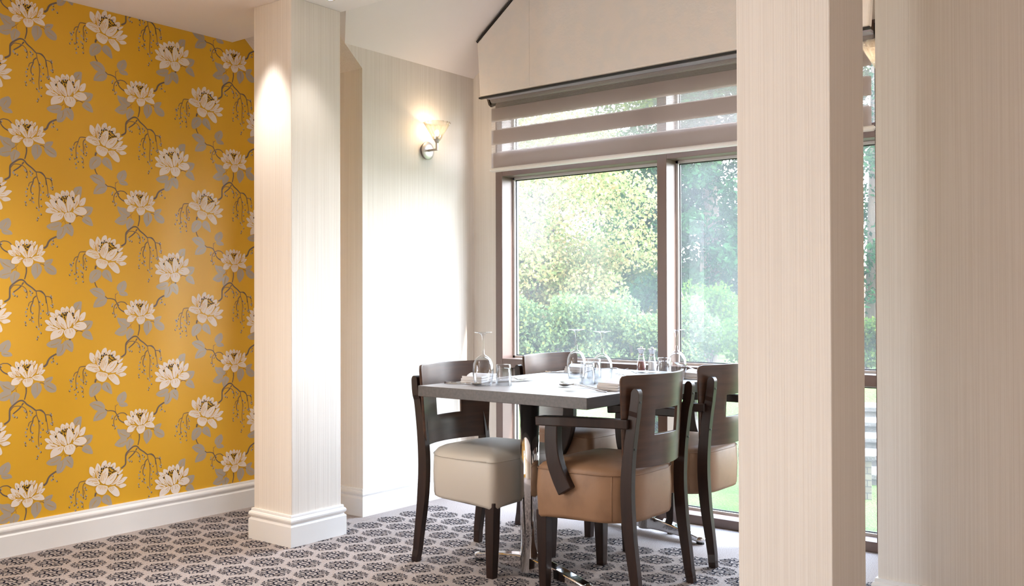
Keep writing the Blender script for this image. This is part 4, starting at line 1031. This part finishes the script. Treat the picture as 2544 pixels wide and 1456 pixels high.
def conifer(label, x, y, h, rad, n, seed, z_lo=0.6):
    rnd = random.Random(seed); t = thing('conifer_tree', label, 'tree', (x, y, gz(x, y)), 0, 'garden conifers')
    mb = MB(); mb.sweep([(0, 0, 0), (0.05, 0, h * 0.5), (0, 0, h)], [(0.34, 0.34), (0.2, 0.2), (0.03, 0.03)], side=(1, 0, 0), round_=True, n=10, smooth=True); mb.build('trunk', M['bark'], t)
    pts = []
    nbr = 150
    for k in range(nbr):
        q = (k + rnd.random()) / nbr; z0 = z_lo + (h - z_lo) * q; L = rad * (1 - 0.75 * q ** 1.3) * rnd.uniform(0.75, 1.1); a = rnd.uniform(0, 2 * PI)
        for i in range(int(n / nbr)):
            s = rnd.random() ** 0.6; wv = 0.22 * L * (1 - 0.4 * s)
            pts.append((math.cos(a) * L * s + rnd.gauss(0, wv * 0.5), math.sin(a) * L * s + rnd.gauss(0, wv * 0.5), z0 - 0.22 * L * s * s + rnd.gauss(0, 0.07) + 0.1 * s, rnd.uniform(0.6, 1.3)))
    leaves_mesh(pts, 0.046, 2.2, rnd, 0.15).build('crown', M['leaf_dark'], t, recalc=False)
def at(ang, d): return d * math.cos(ang), d * math.sin(ang)

x, y = at(0.650, 11.3); tree('deciduous_tree', 'gold and pale green leafy tree filling the wide left window pane', x, y, 3.3, 1.75, 0.5, 42000, 0.034, M['leaf_gold'], 11, 0.13, (0.2, -0.1))
x, y = at(0.565, 16.6); tree('deciduous_tree', 'light green leafy tree behind the golden tree, beside the dark conifer', x, y, 3.9, 1.9, 0.5, 30000, 0.046, M['leaf_light'], 12, 0.14)
x, y = at(0.460, 13.4); conifer('tall dark blue green conifer filling the narrow window pane by the pillar', x, y, 5.2, 1.5, 36000, 14, 0.75)
x, y = at(0.300, 15.6); conifer('pale dusted conifer glimpsed in the gap between the wide pillar and wall', x, y, 5.6, 1.7, 12000, 16, 0.7)
x, y = at(0.525, 23.6); conifer('dark conifer peeping out beside the window mullion behind the light green tree', x, y, 6.2, 1.9, 12000, 17, 0.7)
rnd = random.Random(5); hx, hy_ = at(0.585, 8.9)
t = thing('garden_hedge', 'long grey green hedge across the wide window pane, behind the glasses', 'hedge', (hx, hy_, gz(hx, hy_)), 0.585)
mb = MB()
for k in range(12):
    q = -0.95 + 0.17 * k; mb.sweep([(0, q, 0), (0.05 * (-1) ** k, q + 0.05, 0.4), (0.08 * (-1) ** k, q + 0.1, 0.7)], [(0.04, 0.04), (0.025, 0.025), (0.01, 0.01)], side=(0.2, 0.3, 1), round_=True, n=6)
mb.build('stems', M['bark'], t)
blobs = [(rnd.uniform(-0.22, 0.22), -1.0 + 2.0 * k / 45, rnd.uniform(0.12, 0.50 + 0.30 * (0.5 + 0.5 * math.sin(k * 0.55))), rnd.uniform(0.16, 0.28), rnd.uniform(0.12, 0.2)) for k in range(46)]
leaves_mesh(blob_points(blobs, 42000, rnd, 0.4), 0.025, 1.4, rnd).build('foliage', M['leaf_grey'], t, recalc=False)
sh = [(0.705, 9.9, 0.50, 0.9, 'leaf_light', 'dense green shrub at the bottom corner of the window by the white wall'),
      (0.462, 10.2, 0.56, 1.00, 'leaf_bright', 'fresh green shrub in the narrow pane beneath the dark conifer'), (0.398, 8.9, 0.42, 0.80, 'leaf_bright', 'fresh green shrub beside the edge of the wide pillar'),
      (0.600, 6.7, 0.26, 0.42, 'leaf_gold', 'low golden shrub seen beneath the table edge'), (0.510, 6.9, 0.28, 0.40, 'leaf_bright', 'low green shrub seen under the table beside the chair back'),
      (0.312, 10.8, 0.5, 0.6, 'leaf_light', 'low shrub above the stone steps in the gap by the wall')]
for i, (a, d, w_, h_, m_, lb) in enumerate(sh):
    x, y = at(a, d); bush(lb, x, y, w_, h_, 9000, 0.027, M[m_], 30 + i)

t = thing('garden_fence', 'weathered brown board fence behind the shrubs', 'fence', (0, 0, 0))
f0 = Vector((*at(0.70, 20.2), 0)); f1 = Vector((*at(0.25, 20.2), 0)); dv = (f1 - f0); L = dv.length; dv.normalize(); nrm = Vector((dv.y, -dv.x, 0))
mb = MB(); nb_ = int(L / 0.16)
for k in range(nb_):
    p = f0 + dv * (k * 0.16); q = p + dv * 0.145; z0 = 0.35; z1 = 1.75 + 0.02 * (k % 3)
    mb.prism([(p.x, p.y), (q.x, q.y), (q.x + nrm.x * 0.02, q.y + nrm.y * 0.02), (p.x + nrm.x * 0.02, p.y + nrm.y * 0.02)], lambda c, h: (c[0], c[1], h), z0, z1)
mb.build('boards', M['fence'], t)
for k in range(5):
    mb = MB(); p = f0 + dv * (L * k / 4) + nrm * 0.07; mb.box((p.x - 0.05, p.y - 0.05, 0.2), (p.x + 0.05, p.y + 0.05, 1.8)); mb.build('post', M['fence'], t)

sd = 0.3035; ux, uy = math.cos(sd), math.sin(sd)
t = thing('garden_steps', 'pale stone garden steps seen in the gap between pillar and wall', 'steps', (6.55 * ux, 6.55 * uy, -0.10), sd)
for k in range(5):
    mb = MB(); mb.box((0.30 * k, -0.75, -0.05), (0.30 * k + 0.34, 0.75, 0.075 * (k + 1))); mb.box((0.30 * k - 0.025, -0.76, 0.075 * (k + 1) - 0.03), (0.30 * k + 0.34, 0.76, 0.075 * (k + 1) + 0.008)); mb.build('step', M['stone'], t, bevel=0.008)
t = thing('brick_pier', 'low buff brick pier with stone cap at the foot of the garden steps', 'pier', (6.22 * math.cos(0.3095), 6.22 * math.sin(0.3095), -0.10), sd)
mb = MB(); mb.box((-0.11, -0.030, -0.05), (0.11, 0.19, 0.235)); mb.build('brickwork', M['brick'], t)
mb = MB(); mb.prism([(-0.13, -0.048), (0.13, -0.048), (0.13, 0.208), (-0.13, 0.208)], lambda c, h: (c[0], c[1], h), 0.235, 0.262); mb.add([(-0.13, -0.048, 0.262), (0.13, -0.048, 0.262), (0.13, 0.208, 0.262), (-0.13, 0.208, 0.262), (0, 0.08, 0.30)], [(0, 1, 4), (1, 2, 4), (2, 3, 4), (3, 0, 4)]); mb.build('cap', M['stone'], t)
